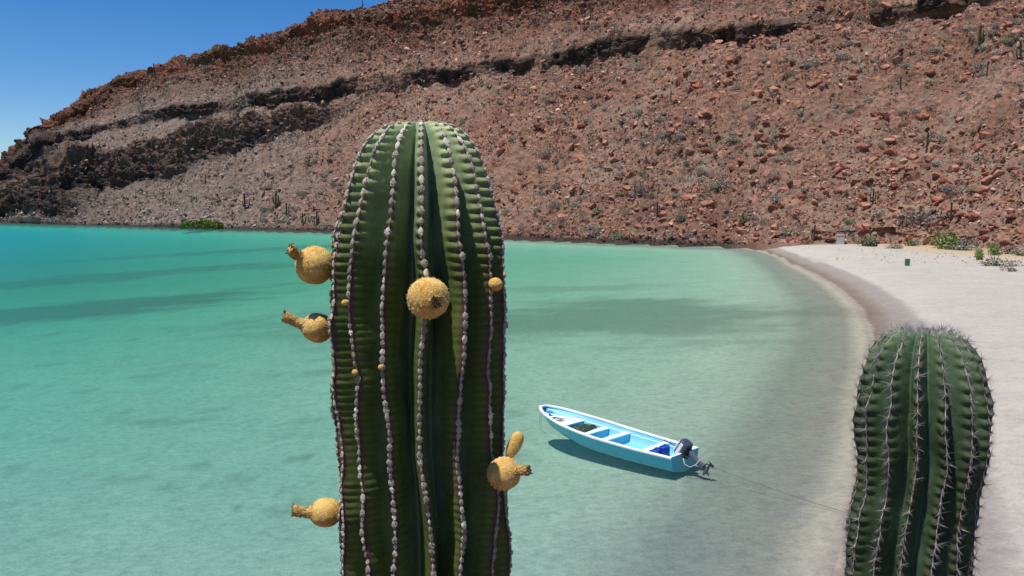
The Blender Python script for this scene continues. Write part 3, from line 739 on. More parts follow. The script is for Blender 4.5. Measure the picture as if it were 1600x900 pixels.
M_FARC = simple('far_cactus_skin', (.038, .040, .024), .85, .3, 3)
def column_geo(b, pts, r0, ribs=7):
    pts = [Vector(p) for p in pts]; rings = []; seg = ribs * 2; n = len(pts)
    for i, p in enumerate(pts):
        d = (pts[min(i + 1, n - 1)] - pts[max(i - 1, 0)]).normalized()
        a = d.cross(Vector((0.3, 1, 0))).normalized(); c = d.cross(a)
        k = r0 * (.45 if i == n - 1 else (.85 if i == 0 else 1))
        rings.append([p + (a * math.cos(2 * math.pi * j / seg) + c * math.sin(2 * math.pi * j / seg)) * k * (1.12 if j % 2 else .78) for j in range(seg)])
    b.loft(rings)
def far_cactus(px, py, hpx_, label, arms=0, group=None, lean=0.0, base=None):
    p, i = on_hill(px, py) if base is None else (base, 0)
    dep = p.y; h = hpx_ * dep / F; t = bpy.data.objects.new('column_cactus', None); COL.objects.link(t); t.location = (p.x, p.y, p.z - .15); t.empty_display_size = .3
    r0 = max(.13, h * .045)
    b = MB(); top_ = Vector((lean * h, 0, h)); column_geo(b, [(0, 0, 0), (lean * h * .2, 0, h * .3), (lean * h * .6, .02, h * .7), (lean * h * .97, 0, h * .96), top_], r0); b.build('trunk', M_FARC, t)
    rn = random.Random(int(px * 7 + py))
    for k in range(arms):
        s = (-1 if k % 2 else 1) * rn.uniform(.8, 1.2); z0 = h * rn.uniform(.02, .35); w = h * rn.uniform(.10, .22); y_ = rn.uniform(-.3, .3)
        b = MB(); column_geo(b, [(0, 0, z0), (s * w * .8, y_, z0 + h * .05), (s * w * 1.1, y_, z0 + h * .18), (s * w * 1.2, y_, z0 + h * rn.uniform(.4, .6))], r0 * .8, 6); b.build('arm', M_FARC, t)
    return tag(t, label, 'cactus', group)
far_list = [
 (1446, 238, 32, 0, 'tall thin single column cactus alone high on the right slope'),
 (1528, 78, 40, 1, 'tallest column cactus near the top right, with one short arm'),
 (1594, 92, 30, 2, 'branched column cactus at the upper right edge of the photo'),
 (1541, 118, 20, 0, 'short column cactus below the tallest one at the top right'),
 (1407, 140, 22, 0, 'small leaning column cactus in the middle of the upper right slope'),
 (1363, 317, 24, 3, 'small clump of cactus stems left of centre above the white beach'),
 (1485, 344, 30, 3, 'clump of slender cactus stems beside the paired boulders'),
 (1436, 346, 24, 1, 'slender cactus in front of the purplish bush above the beach'),
 (1270, 376, 27, 3, 'dark clump of cactus stems above the sand, left of the grey hut'),
 (1026, 338, 26, 1, 'dark cactus beside the bright orange ledge above the waterline'),
 (1160, 352, 22, 2, 'forked thin cactus above the tip of the beach'),
 (1047, 158, 18, 0, 'short cactus in the middle of the slope below the dark band'),
 (1432, 345, 14, 1, 'stubby cactus left of the slender one above the purplish bush'),
 (430, 324, 28, 3, 'bushy column cactus uppermost of the row left of the big cactus'),
 (447, 337, 22, 1, 'thin column cactus second in the row left of the big cactus'),
 (473, 350, 20, 3, 'dark stout cactus close above the far shore, left of the big cactus'),
 (494, 350, 22, 3, 'spreading cactus nearest the big cactus on the far shore'),
 (383, 326, 26, 2, 'grey branched cactus at the left end of the far row'),
 (362, 344, 18, 1, 'small forked cactus just right of and above the green mangrove'),
 (321, 285, 15, 1, 'tiny cactus high on the grey slope above the mangrove'),
 (152, 284, 16, 0, 'tiny upright cactus on the left slope under the brown cliff'),
 (241, 116, 18, 0, 'thin cactus standing out near the left part of the ridge'),
 (1470, 343, 16, 2, 'short cactus between the purplish bush and the boulder pair'),
 (567, 11, 12, 2, 'small cactus standing on the skyline at the top of the photo'),
]
for px, py, h, a, lab in far_list: far_cactus(px, py, h, lab, a, 'column cacti on the mountainside', random.uniform(-.06, .06))

def sand_p(px, py):
    q = at_z(px, py, 1.2); s_ = float(signed(np.array([q.x]), np.array([q.y]))[0]); z = float(bathy(np.array([s_]), np.array([q.x]), np.array([q.y]))[0][0])
    return at_z(px, py, z)
near_shrubs = [
 (1349, 384, 46, 24, 'olive', 'wide grey green bush beside the grey hut at the back of the beach'),
 (1420, 384, 34, 12, 'olive', 'low olive bush right of the thin column cactus on the beach edge'),
 (1474, 388, 46, 24, 'green', 'bright green bush at the foot of the boulder pair'),
 (1512, 382, 44, 24, 'grey', 'pale grey bush right of the bright green bush'),
 (1500, 390, 48, 13, 'grey', 'low bluish grey mat of twigs in front of the bright green bush'),
 (1522, 405, 16, 16, 'green', 'small round green bush alone on the sand, left of the dry grass'),
 (1549, 398, 18, 17, 'green', 'green bush rising behind the pale dry clump on the sand'),
 (1544, 414, 44, 17, 'grey', 'pale dry straw coloured clump on the sand at the right'),
 (1567, 396, 24, 14, 'mauve', 'dark twiggy bush behind the straw coloured clump'),
 (1588, 398, 30, 9, 'olive', 'low yellow green bush near the right edge at the beach back'),
 (1567, 423, 20, 9, 'mauve', 'sparse dark twigs on the sand right of the straw coloured clump'),
 (1392, 388, 22, 11, 'grey', 'small bluish shrub at the foot of the thin column cactus'),
 (1440, 350, 76, 30, 'mauve', 'large purplish leafless bush above the beach, largest of its kind'),
 (1455, 222, 30, 22, 'grey', 'dark grey green bush right of the tall thin column cactus'),
 (1230, 368, 44, 14, 'grey', 'blue grey bush just above the tip of the beach'),
 (1002, 300, 30, 20, 'mauve', 'dark purple round bush on the scree right of the pale rounded boulder'),
 (1128, 290, 32, 18, 'grey', 'grey green bush left of the upright pale rock'),
 (322, 108, 26, 12, 'grey', 'dusty grey bush on the left shoulder of the ridge'),
]
for px, py, w, h, k, lab in near_shrubs:
    p = sand_p(px, py) if (py > 386 or px in (1349, 1420)) else on_hill(px, py)[0]
    s = p.y / F; shrub((p.x, p.y - (1.2 if py > 386 or px in (1349, 1420) else 0), p.z - .05), w * s * (1.25 if py > 386 else .95), h * s * (1.35 if py > 386 else 1.1), k, lab, None, near=True)

# mangrove thicket on the far shore
p = at_z(317, 357.5, 0); s = p.y / F
t = bpy.data.objects.new('mangrove_bush', None); COL.objects.link(t); t.location = (p.x, p.y, .1); t.empty_display_size = 1
v, f = shrub_verts(900, 2600, .95, 1.0, 3)
rn = np.random.default_rng(5); nl = 2600
cxs = rn.choice(np.linspace(-6.5, 6.8, 9), nl); rad = np.interp(np.abs(cxs), [0, 5, 7], [2.9, 2.6, 1.7])
d = rn.normal(size=(nl, 3)); d /= np.linalg.norm(d, axis=1)[:, None]; q = d * (rad * rn.uniform(.5, 1, nl) ** .5)[:, None]; q[:, 0] += cxs; q[:, 2] = np.abs(q[:, 2]) * 1.25; q[:, 1] *= .9
tri = np.array([[-.5, -.3, 0], [.5, 0, .1], [-.3, .45, 0], [-.8, .1, .1]]) * .42
v = (np.einsum('nij,vj->nvi', rot_np(nl), tri) * rn.uniform(.6, 1.4, (nl, 1, 1)) + q[:, None, :]).reshape(-1, 3)
f = (np.array([[0, 1, 2], [0, 2, 3]])[None] + (np.arange(nl) * 4)[:, None, None]).reshape(-1, 3)
link('foliage', mesh_np('foliage', v, f), M_MANG, t)
b = MB()
for k in range(16):
    x = random.uniform(-6, 6); b.tube([(x, random.uniform(-1, 1), -.6), (x + random.uniform(-.4, .4), 0, .8), (x + random.uniform(-1, 1), 0, 2.1)], [.09, .07, .03], 5)
b.build('stems', M_TWIG, t)
tag(t, 'bright green mangrove thicket growing at the waterline of the far shore', 'bush')

# small stones and drift on the sand
pp = []; sz = []
for k in range(260):
    px = random.uniform(1290, 1600); py = random.uniform(388, 412) + max(0, px - 1500) * .12
    q = sand_p(px, py); pp.append((q.x, q.y, q.z + .02)); sz.append(random.uniform(.05, .2))
for k in range(160):
    px = random.uniform(1380, 1600); py = random.uniform(420, 900); q = sand_p(px, py)
    if signed(np.array([q.x]), np.array([q.y]))[0] < 2: continue
    pp.append((q.x, q.y, q.z + .005)); sz.append(random.uniform(.01, .03) * (q.y / 20) ** .5)
pp = np.array(pp); sz = np.array(sz)
scatter_mesh('beach_pebbles', pp, sz, rock_vars, M_ROCKS, pal[rng.integers(0, 5, len(pp))] * .8, .3)

# ------------------------------------------------------------------ hut and bin on the beach
M_CONC = simple('pale_concrete', (.42, .40, .36), .85, .12, 3); M_DKG = simple('dark_grey', (.08, .085, .09), .6)
p = sand_p(1313, 382); s = p.y / F
t = bpy.data.objects.new('hut', None); COL.objects.link(t); t.location = (p.x, p.y, p.z - .05); t.rotation_euler.z = R(-8); t.empty_display_size = .3
w, h = 1.25, 1.85
MB().box((0, 0, h / 2), (w, 1.1, h), .02).build('wall', M_CONC, t)
MB().box((0, 0, h + .05), (w + .16, 1.3, .1), .02).build('roof', M_CONC, t)
MB().box((.08, -.565, .86), (.7, .03, 1.6), .005).build('door', simple('pale_grey_door', (.44, .43, .40), .6, .08), t)
MB().box((.0, -.6, .05), (w + .4, .6, .1), .01).build('step', M_CONC, t)
tag(t, 'small pale grey hut at the back of the beach below the slope', 'hut')
M_BING = simple('green_plastic', (.012, .16, .085), .45, .15, 5, .5)
p = sand_p(1417.5, 415.5)
t = bpy.data.objects.new('trash_bin', None); COL.objects.link(t); t.location = (p.x, p.y, p.z); t.empty_display_size = .2
b = MB(); b.loft([[(math.cos(a) * r, math.sin(a) * r, z) for a in [2 * math.pi * k / 20 for k in range(20)]] for z, r in ((0, .27), (.02, .29), (.28, .30), (.29, .315), (.31, .315), (.32, .30), (.58, .30), (.59, .315), (.61, .315), (.62, .30), (.86, .30))], True, True); b.build('barrel', M_BING, t)
b = MB(); b.loft([[(math.cos(a) * r, math.sin(a) * r, z) for a in [2 * math.pi * k / 20 for k in range(20)]] for z, r in ((.86, .325), (.89, .325), (.90, .30), (.885, .27))], True, True); b.build('rim', simple('bin_rim', (.008, .09, .05), .5), t)
tag(t, 'dark green barrel bin standing alone on the white sand', 'bin')

# ------------------------------------------------------------------ boat
def paint(name, col, rough=.35, dirt=.25, dcol=(.25, .2, .16)):
    m, nd, lk, bs = new_mat(name)
    n = noise_node(nd, lk, 3.0, 6, .7); n2 = noise_node(nd, lk, 22, 4, .6)
    f_ = ramp(nd, lk, n.outputs[0], [(.5, (0, 0, 0)), (.75, (dirt, dirt, dirt))])
    c = mixc(nd, lk, col, dcol, f_.outputs[0])
    c = mixc(nd, lk, c, ramp(nd, lk, n2.outputs[0], [(.3, (.9, .9, .9)), (.7, (1.06, 1.06, 1.06))]).outputs[0], 1.0, 'MULTIPLY')
    lk.new(c, bs.inputs['Base Color']); bs.inputs['Roughness'].default_value = rough
    bump(nd, lk, n2.outputs[0], .1, .004, bs); return m
M_HULL = paint('hull_blue_paint', (.06, .42, .54), .3, .15); M_IN = paint('inside_pale_blue_paint', (.30, .66, .78), .5, .3, (.35, .33, .3))
M_SEAT = paint('seat_paint', (.62, .80, .84), .5, .25); M_RIM = paint('rim_white_paint', (.80, .84, .84), .4, .12); M_FACE = paint('bulkhead_blue_paint', (.11, .50, .78), .45, .1)
LOA = 6.75
bow = at_z(872, 668, 0); stern = at_z(1076, 727, 0)
gb = at_z(848, 632, .86); gs = at_z(1066, 716, .5)       # gunwale at the stem, port corner of the transom
ctr_s = at_z(1083, 700, .5)
tb = [0, .08, .2, .35, .5, .62, .74, .84, .91, .96, .985, 1.0]
xs_ = np.array(tb)
hb = np.interp(xs_, [0, .2, .4, .55, .7, .82, .9, .95, .98, 1], [.66, .74, .80, .82, .77, .64, .50, .37, .26, .13])
shz = np.interp(xs_, [0, .25, .5, .75, .9, 1], [.50, .50, .55, .67, .80, .90])
kz = np.interp(xs_, [0, .3, .6, .8, .9, .96, 1], [-.16, -.18, -.16, -.08, .05, .26, .62])
chb = np.interp(xs_, [0, .3, .6, .8, .9, .96, 1], [.86, .84, .76, .55, .36, .2, .1])
chz = np.interp(xs_, [0, .3, .6, .8, .9, .96, 1], [.0, -.02, .02, .14, .28, .45, .70])
boat = bpy.data.objects.new('motorboat', None); COL.objects.link(boat); boat.empty_display_size = .5
def refine(a, n=46):
    return np.interp(np.linspace(0, 1, n), xs_, a)
def smooth1(a):
    for _ in range(2): a = np.concatenate([[a[0]], (a[:-2] + 2 * a[1:-1] + a[2:]) / 4, [a[-1]]])
    return a
nst = 46; X = np.linspace(0, 1, nst) * LOA; hb = [q * 1.22 for q in hb]; hb, shz, kz, chb, chz = [smooth1(refine(a, nst)) for a in (hb, shz, kz, chb, chz)]
rake = lambda i, z: X[i] - (.0 if i < nst * .8 else 0)
def section(i, inset=0.0, zlow=0.0):
    B = hb[i] - inset; c = max(B * chb[i], .01)
    pts = []
    for k in range(7):          # chine -> gunwale, flared with a hollow
        t = k / 6; y = c + (B - c) * (t ** .8); pts.append((y, chz[i] + (shz[i] - chz[i]) * t))
    return pts
rings = []
for i in range(nst):
    s = section(i); s = [(s[0][0] * k / 4, kz[i] + (chz[i] - kz[i]) * (k / 4) ** 1.2) for k in range(4)] + s
    right = [(X[i], -y, z) for y, z in s[::-1]]; left = [(X[i], y, z) for y, z in s[1:]]
    rings.append(right + left)
b = MB(); b.loft(rings, False, False)
n_ = len(rings[0]); b.add(rings[0], [tuple(range(n_))]); b.add(rings[-1], [tuple(range(n_))])
hull = b.build('hull', M_HULL, boat, True, 35)
# inner liner: sides and floor
rings = []; fl = np.interp(np.linspace(0, 1, nst), [0, .6, .8, .9, 1], [.06, .06, .16, .35, .7])
for i in range(0, nst - 1):
    B = max(hb[i] - .05, .03); c = max(min(hb[i] * chb[i] - .02, B), .02); z1 = shz[i] - .004
    s = [(0, fl[i]), (c * .6, fl[i]), (c, fl[i] + .02), (c + (B - c) * .35, fl[i] + (z1 - fl[i]) * .30), (c + (B - c) * .42 + .0, fl[i] + (z1 - fl[i]) * .60), (c + (B - c) * .8, fl[i] + (z1 - fl[i]) * .64), (B, z1)]
    rings.append([(X[i] + .03, -y, z) for y, z in s[::-1]] + [(X[i] + .03, y, z) for y, z in s[1:]])
b = MB(); b.loft(rings, False, False); n_ = len(rings[0]); b.add(rings[0], [tuple(range(n_))])
b.build('inner_liner', M_IN, boat, True, 30)
# gunwale cap: one continuous rolled rail from corner to corner round the bow
def rail(off_in, off_out, th, zoff=0.0):
    path = [(X[i], -hb[i], shz[i]) for i in range(nst)] + [(X[i], hb[i], shz[i]) for i in range(nst - 1, -1, -1)]
    rg = []
    n = len(path)
    for i, p in enumerate(path):
        a = Vector(path[max(i - 1, 0)]); c = Vector(path[min(i + 1, n - 1)]); d = (c - a); d.z = 0; d.normalize(); o = Vector((d.y, -d.x, 0))
        pv = Vector(p) + Vector((0, 0, zoff))
        if abs(i - n / 2) < 4: off = off_out * 1.3
        else: off = off_out
        rg.append([pv + o * off + Vector((0, 0, -th)), pv + o * (off + .008) + Vector((0, 0, .0)), pv + o * (off - .012) + Vector((0, 0, .022)), pv - o * (off_in - .012) + Vector((0, 0, .022)), pv - o * off_in + Vector((0, 0, 0)), pv - o * off_in + Vector((0, 0, -th * .8))])
    return MB().loft(rg, True, True)
rail(.075, .03, .05).build('gunwale', M_RIM, boat, True, 40)
def half(x, z):
    t = x / LOA * (nst - 1); i = min(int(t), nst - 2); f_ = t - i
    H = hb[i] * (1 - f_) + hb[i + 1] * f_; sz_ = shz[i] * (1 - f_) + shz[i + 1] * f_; c = max(H * chb[i] - .02, .02); fz = fl[i]
    return float(np.interp(z, [fz, fz + (sz_ - fz) * .35, sz_], [c, c + (H - .05 - c) * .4, H - .06]))
def cross_seat(x, w, ztop, name='seat'):
    a = half(x, ztop) ; b_ = half(x, .08)
    o = MB().add([], []);
    bb = MB(); ya, yb = half(x - w / 2, ztop), half(x + w / 2, ztop)
    bb.loft([[(x - w / 2, -ya, z), (x - w / 2, ya, z), (x + w / 2, yb, z), (x + w / 2, -yb, z)] for z in (ztop - .04, ztop)]); st = bb.build(name, M_SEAT, boat)
    bb = MB(); wi = w * .42
    bb.loft([[(x - wi, -half(x - wi, z), z), (x - wi, half(x - wi, z), z), (x + wi, half(x + wi, z), z), (x + wi, -half(x + wi, z), z)] for z in (.05, .2, ztop - .042)]); bb.build('bulkhead', M_FACE, st)
    return st
for fx, w in ((.39, .30), (.535, .30), (.80, .28)): cross_seat(LOA * (1 - fx), w, .40)
# bow deck, set a hand below the rail
xd = LOA * (1 - .255); b = MB(); ring_t, ring_b = [], []
for i in range(nst):
    if X[i] < xd or X[i] > LOA * .955: continue
    z = min(.50 + (X[i] - xd) * .06, shz[i] - .10); ring_t.append((X[i], half(X[i], z) + .01, z))
L = ring_t + [(x, -y, z) for x, y, z in ring_t[::-1]]
b.loft([[(x, y, z - .05) for x, y, z in L], L]); 
deck = b.build('bow_deck', M_SEAT, boat)
y0 = ring_t[0][1]; x0 = ring_t[0][0]; zt = ring_t[0][2]
b = MB(); b.loft([[(x0 + .02, -half(x0, z), z), (x0 + .02, half(x0, z), z), (x0 + .06, half(x0, z), z), (x0 + .06, -half(x0, z), z)] for z in (.1, .25, zt - .055)]); b.build('bulkhead', M_FACE, boat)
# bow locker lid in the very point and rust stain patch of old line
MB().box((LOA * .945, 0, .715), (.24, .2, .05), .01).build('bow_locker', simple('dark_blue_lid', (.05, .2, .38), .5), boat)  # lid in a darker blue than the bulkheads
# stern: side lockers and motor well
MB().box((.20, 0, .30), (.36, half(.2, .3) * 2 - .02, .10), .01).build('stern_seat', M_SEAT, boat)
MB().box((.05, 0, .43), (.09, half(.05, .4) * 2 - .02, .20), .01).build('transom_board', M_RIM, boat)
for sgn in (1, -1): MB().box((.30, sgn * (half(.3, .4) - .12), .40), (.5, .22, .05), .012).build('stern_locker', M_SEAT, boat)
# outboard, tilted up
M_COWL = paint('motor_cowl_dark', (.045, .055, .085), .3, .2); M_WHITEP = paint('motor_stripe_white', (.75, .76, .78), .35, .1)
M_GREYM = paint('motor_leg_grey', (.085, .10, .14), .4, .2); M_BLK = simple('black_metal', (.02, .02, .022), .45); M_SIL = simple('steel', (.45, .46, .47), .3, .1, 8, .5, .7)
tilt = R(58); MT = Matrix.Translation((-.08, 0, .50)) @ Matrix.Rotation(tilt, 4, 'Y') @ Matrix.Scale(.92, 4)     # leg swings aft and up
def tb_(b):
    b.v = [tuple(MT @ Vector(p)) for p in b.v]; return b
def rrect(cx, cy, a, b2, z, k=.06):
    return [(cx + sx * (a - k * (1 - math.cos(t))) if False else cx + sx * (a - k) + k * math.cos(t0) , cy + sy * (b2 - k) + k * math.sin(t0), z)
            for sx, sy, base_ in ((1, 1, 0), (-1, 1, 90), (-1, -1, 180), (1, -1, 270)) for t0 in [R(base_ + q) for q in (0, 45, 90)]]
b = MB(); b.loft([rrect(-.08, 0, .13, .10, .02, .05), rrect(-.08, 0, .10, .08, -.3, .045), rrect(-.06, 0, .10, .065, -.55, .035), rrect(-.08, 0, .12, .05, -.80, .03)])
motor = tb_(b).build('outboard_motor', M_GREYM, boat, True, 40)
b = MB(); b.loft([rrect(-.03, 0, .29, .19, .04, .08), rrect(-.03, 0, .34, .22, .08, .09), rrect(-.03, 0, .35, .225, .22, .09), rrect(-.04, 0, .33, .215, .36, .09), rrect(-.05, 0, .28, .19, .44, .09), rrect(-.05, 0, .19, .12, .475, .08)])
tb_(b).build('cowling', M_COWL, motor, True, 40)
b = MB(); b.box((-.03, .222, .28), (.52, .014, .13), .004); b.box((-.03, -.222, .28), (.52, .014, .13), .004); b.box((-.05, .165, .43), (.46, .08, .05), .004); tb_(b).build('white_stripe', M_WHITEP, motor)
b = MB(); b.loft([rrect(-.03, 0, .245, .182, .03, .08), rrect(-.03, 0, .255, .19, .065, .08)]); b.loft([rrect(-.05, 0, .16, .12, -.06, .06), rrect(-.04, 0, .2, .15, .032, .06)]); tb_(b).build('lower_cowl', M_BLK, motor, True, 40)
b = MB(); b.tube([(.20, 0, -.93), (.12, 0, -.93), (-.02, 0, -.93), (-.20, 0, -.93), (-.30, 0, -.93)], [.012, .055, .07, .06, .04], 14)
b.loft([rrect(-.08, 0, .17, .09, -.775, .04), rrect(-.09, 0, .19, .10, -.79, .04)])
b.loft([rrect(-.06, 0, .10, .035, -.79, .025), rrect(-.05, 0, .09, .03, -.9, .02)]); b.loft([rrect(-.02, 0, .07, .012, -.97, .008), rrect(.02, 0, .03, .008, -1.12, .006)])
tb_(b).build('gearcase', M_GREYM, motor, True, 40)
b = MB(); b.tube([(-.30, 0, -.93), (-.42, 0, -.93)], [.045, .035], 12)
for k in range(3):
    a = R(120 * k + 20); u = Vector((0, math.cos(a), math.sin(a))); v_ = Vector((0, -math.sin(a), math.cos(a))); c0 = Vector((-.36, 0, -.93))
    def blade(off): return [c0 + u * .03 - v_ * .02 + Vector((off - .03, 0, 0)), c0 + u * .10 - v_ * .07 + Vector((off - .04, 0, 0)), c0 + u * .155 - v_ * .02 + Vector((off - .01, 0, 0)), c0 + u * .145 + v_ * .06 + Vector((off + .03, 0, 0)), c0 + u * .05 + v_ * .04 + Vector((off + .04, 0, 0))]
    b.loft([blade(0), blade(.008)])
tb_(b).build('propeller', M_BLK, motor)
b = MB(); b.box((.02, 0, .45), (.10, .26, .26), .015); b.box((-.11, .1, .46), (.16, .03, .22), .006); b.box((-.11, -.1, .46), (.16, .03, .22), .006); b.box((-.10, 0, .56), (.18, .18, .06), .015); b.build('clamp_bracket', M_BLK, motor)
b = MB(); b.tube([(.12, .05, .62), (.38, .12, .70), (.62, .18, .80), (.74, .21, .84)], [.02, .018, .018, .022], 8); b.build('tiller_handle', M_BLK, motor, True)
b = MB(); pth = [(-.04, .18, .36), (-.16, .26, .20), (-.36, .24, .14), (-.52, .12, .24), (-.60, .02, .42)]
b.tube(pth, .014, 6); b.build('fuel_hose', simple('pale_hose', (.45, .44, .38), .6), motor, True)
# fit boat to the water: stem and transom seen in the photograph
ax = (gb - at_z(1076, 705, .5)); head_ang = math.atan2(ax.y, ax.x)
boat.rotation_euler.z = head_ang
dirv = Vector((math.cos(head_ang), math.sin(head_ang), 0)); mid = gb - dirv * LOA
boat.location = (mid.x, mid.y, -0.09)
tag(boat, 'light blue open wooden boat with white rim and tilted outboard, floating in the bay', 'boat')
bpy.context.view_layer.update()
BM = Matrix.Translation(boat.location) @ Matrix.Rotation(head_ang, 4, 'Z')
def place(o, loc, rz=0): o.matrix_world = BM @ Matrix.Translation(loc) @ Matrix.Rotation(rz, 4, 'Z'); return o

# things in the boat: net heap, blue jerrycans, old line on the foredeck
M_NET = simple('dark_green_net', (.035, .055, .035), .95, .7, 18, .1, 0, 1.0, .04)
bm = bmesh.new(); bmesh.ops.create_icosphere(bm, subdivisions=4, radius=1)
for v in bm.verts:
    p = v.co.copy(); n = mnoise.fractal(p * 2.2 + Vector((3, 1, 5)), .8, 2.2, 5) * .32 + abs(mnoise.noise(p * 6)) * .2
    q = p * (1 + n); e = 2.6
    v.co = (math.copysign(abs(q.x) ** .75, q.x) * .36, math.copysign(abs(q.y) ** .7, q.y) * .60, max(q.z, -.55) * .20)
me = bpy.data.meshes.new('net_heap'); bm.to_mesh(me); bm.free()
net = link('net_heap', me, M_NET); place(net, (LOA * (1 - .325), .0, .30), R(0))
tag(net, 'dark green heap of fishing net lying in the front compartment of the boat', 'net')
b = MB()
for k in range(26):
    a = random.uniform(0, 6.28); x, y = random.uniform(-.25, .25), random.uniform(-.45, .45)
    b.tube([(x, y, .15), (x + .07 * math.cos(a), y + .07 * math.sin(a), .17 + random.uniform(0, .03)), (x + .15 * math.cos(a + .6), y + .15 * math.sin(a + .6), .14)], .009, 5)
b.build('cord', simple('pale_cord', (.3, .29, .2), .9), net)
M_BLUE = simple('blue_plastic', (.012, .06, .42), .35, .2, 4, .5)
def jerry(loc, rz, label, h=.40, dx=.24, dy=.36):
    t = bpy.data.objects.new('jerrycan', None); COL.objects.link(t); t.empty_display_size = .1; place(t, loc, rz)
    MB().box((0, 0, h * .45), (dx, dy, h * .9), .035).build('canister', M_BLUE, t, True, 40)
    b = MB(); b.tube([(0, -dy * .3, h * .88), (0, -dy * .25, h * 1.0), (0, dy * .1, h * 1.02), (0, dy * .2, h * .88)], .018, 8); b.build('handle', M_BLUE, t, True)
    MB().tube([(0, dy * .35, h * .88), (0, dy * .35, h * .97)], .03, 12).build('cap', M_BLK, t, True, 40)
    return tag(t, label, 'jerrycan')
jerry((LOA * .2 - .26, .18, .07), R(12), 'bright blue plastic can standing beside the rear seat, nearer the camera')
jerry((LOA * .2 - .34, -.22, .07), R(-8), 'dark blue plastic can behind the other one by the outboard', .46)
bag = MB(); bag.loft([[( math.cos(a) * r * 1.1, math.sin(a) * r, z) for a in [2 * math.pi * k / 14 for k in range(14)]] for z, r in ((0, .12), (.06, .17), (.15, .16), (.22, .10), (.25, .03))])
bag = bag.build('dark_bag', simple('navy_cloth', (.03, .035, .07), .9, .3, 10, .1, 0, .6, .02), None, True); place(bag, (LOA * .2 - .27, .42, .10))
tag(bag, 'small navy cloth bag tucked by the side next to the blue cans', 'bag')
b = MB(); pts = []
for k in range(60):
    a = k * .42; r_q = .08 + .16 * k / 60 + random.uniform(-.02, .02); pts.append((math.cos(a) * r_q * 1.4, math.sin(a) * r_q, .012 + .008 * math.sin(k * 1.3)))
b.tube(pts, .011, 6); lr = b.build('coiled_line', simple('brown_line', (.20, .14, .11), .9), None, True); place(lr, (LOA * .86, .16, .555)); tag(lr, 'brown coiled line lying on the pale foredeck of the boat', 'rope')
# bow painter hanging into the water
b = MB(); p0 = Vector((LOA - .04, .03, .72))
for dy_, l in ((0, .02), (.09, .0)):
    b.tube([p0 + Vector((0, dy_, 0)), p0 + Vector((.06, dy_ + .05, -.35)), p0 + Vector((-.02, dy_ + .08, -.78 - l)), p0 + Vector((-.25, dy_ + .05, -.86))], .008, 5)
pr = b.build('bow_line', simple('grey_rope', (.16, .17, .15), .9), None, True); place(pr, (0, 0, 0)); tag(pr, 'thin grey bow line hanging from the stem of the boat into the water', 'rope')
# stern mooring line to the beach
ps = BM @ Vector((-.05, .2, .35)); pe = at_z(1335, 803, .05); pe2 = at_z(1390, 822, .5); pts = []
for k in range(30):
    t = k / 29; q = ps.lerp(pe, t); q.z = .35 * (1 - t) ** 2 + .03 + .5 * 0; pts.append(q + Vector((0, .12 * math.sin(t * 5) * t * (1 - t) * 2, 0)))
pts += [pe2]
b = MB(); b.tube(pts, .007, 6); ml = b.build('mooring_line', simple('wet_rope', (.10, .11, .09), .9), None, True); tag(ml, 'long thin mooring line running from the stern of the boat to the beach', 'rope')

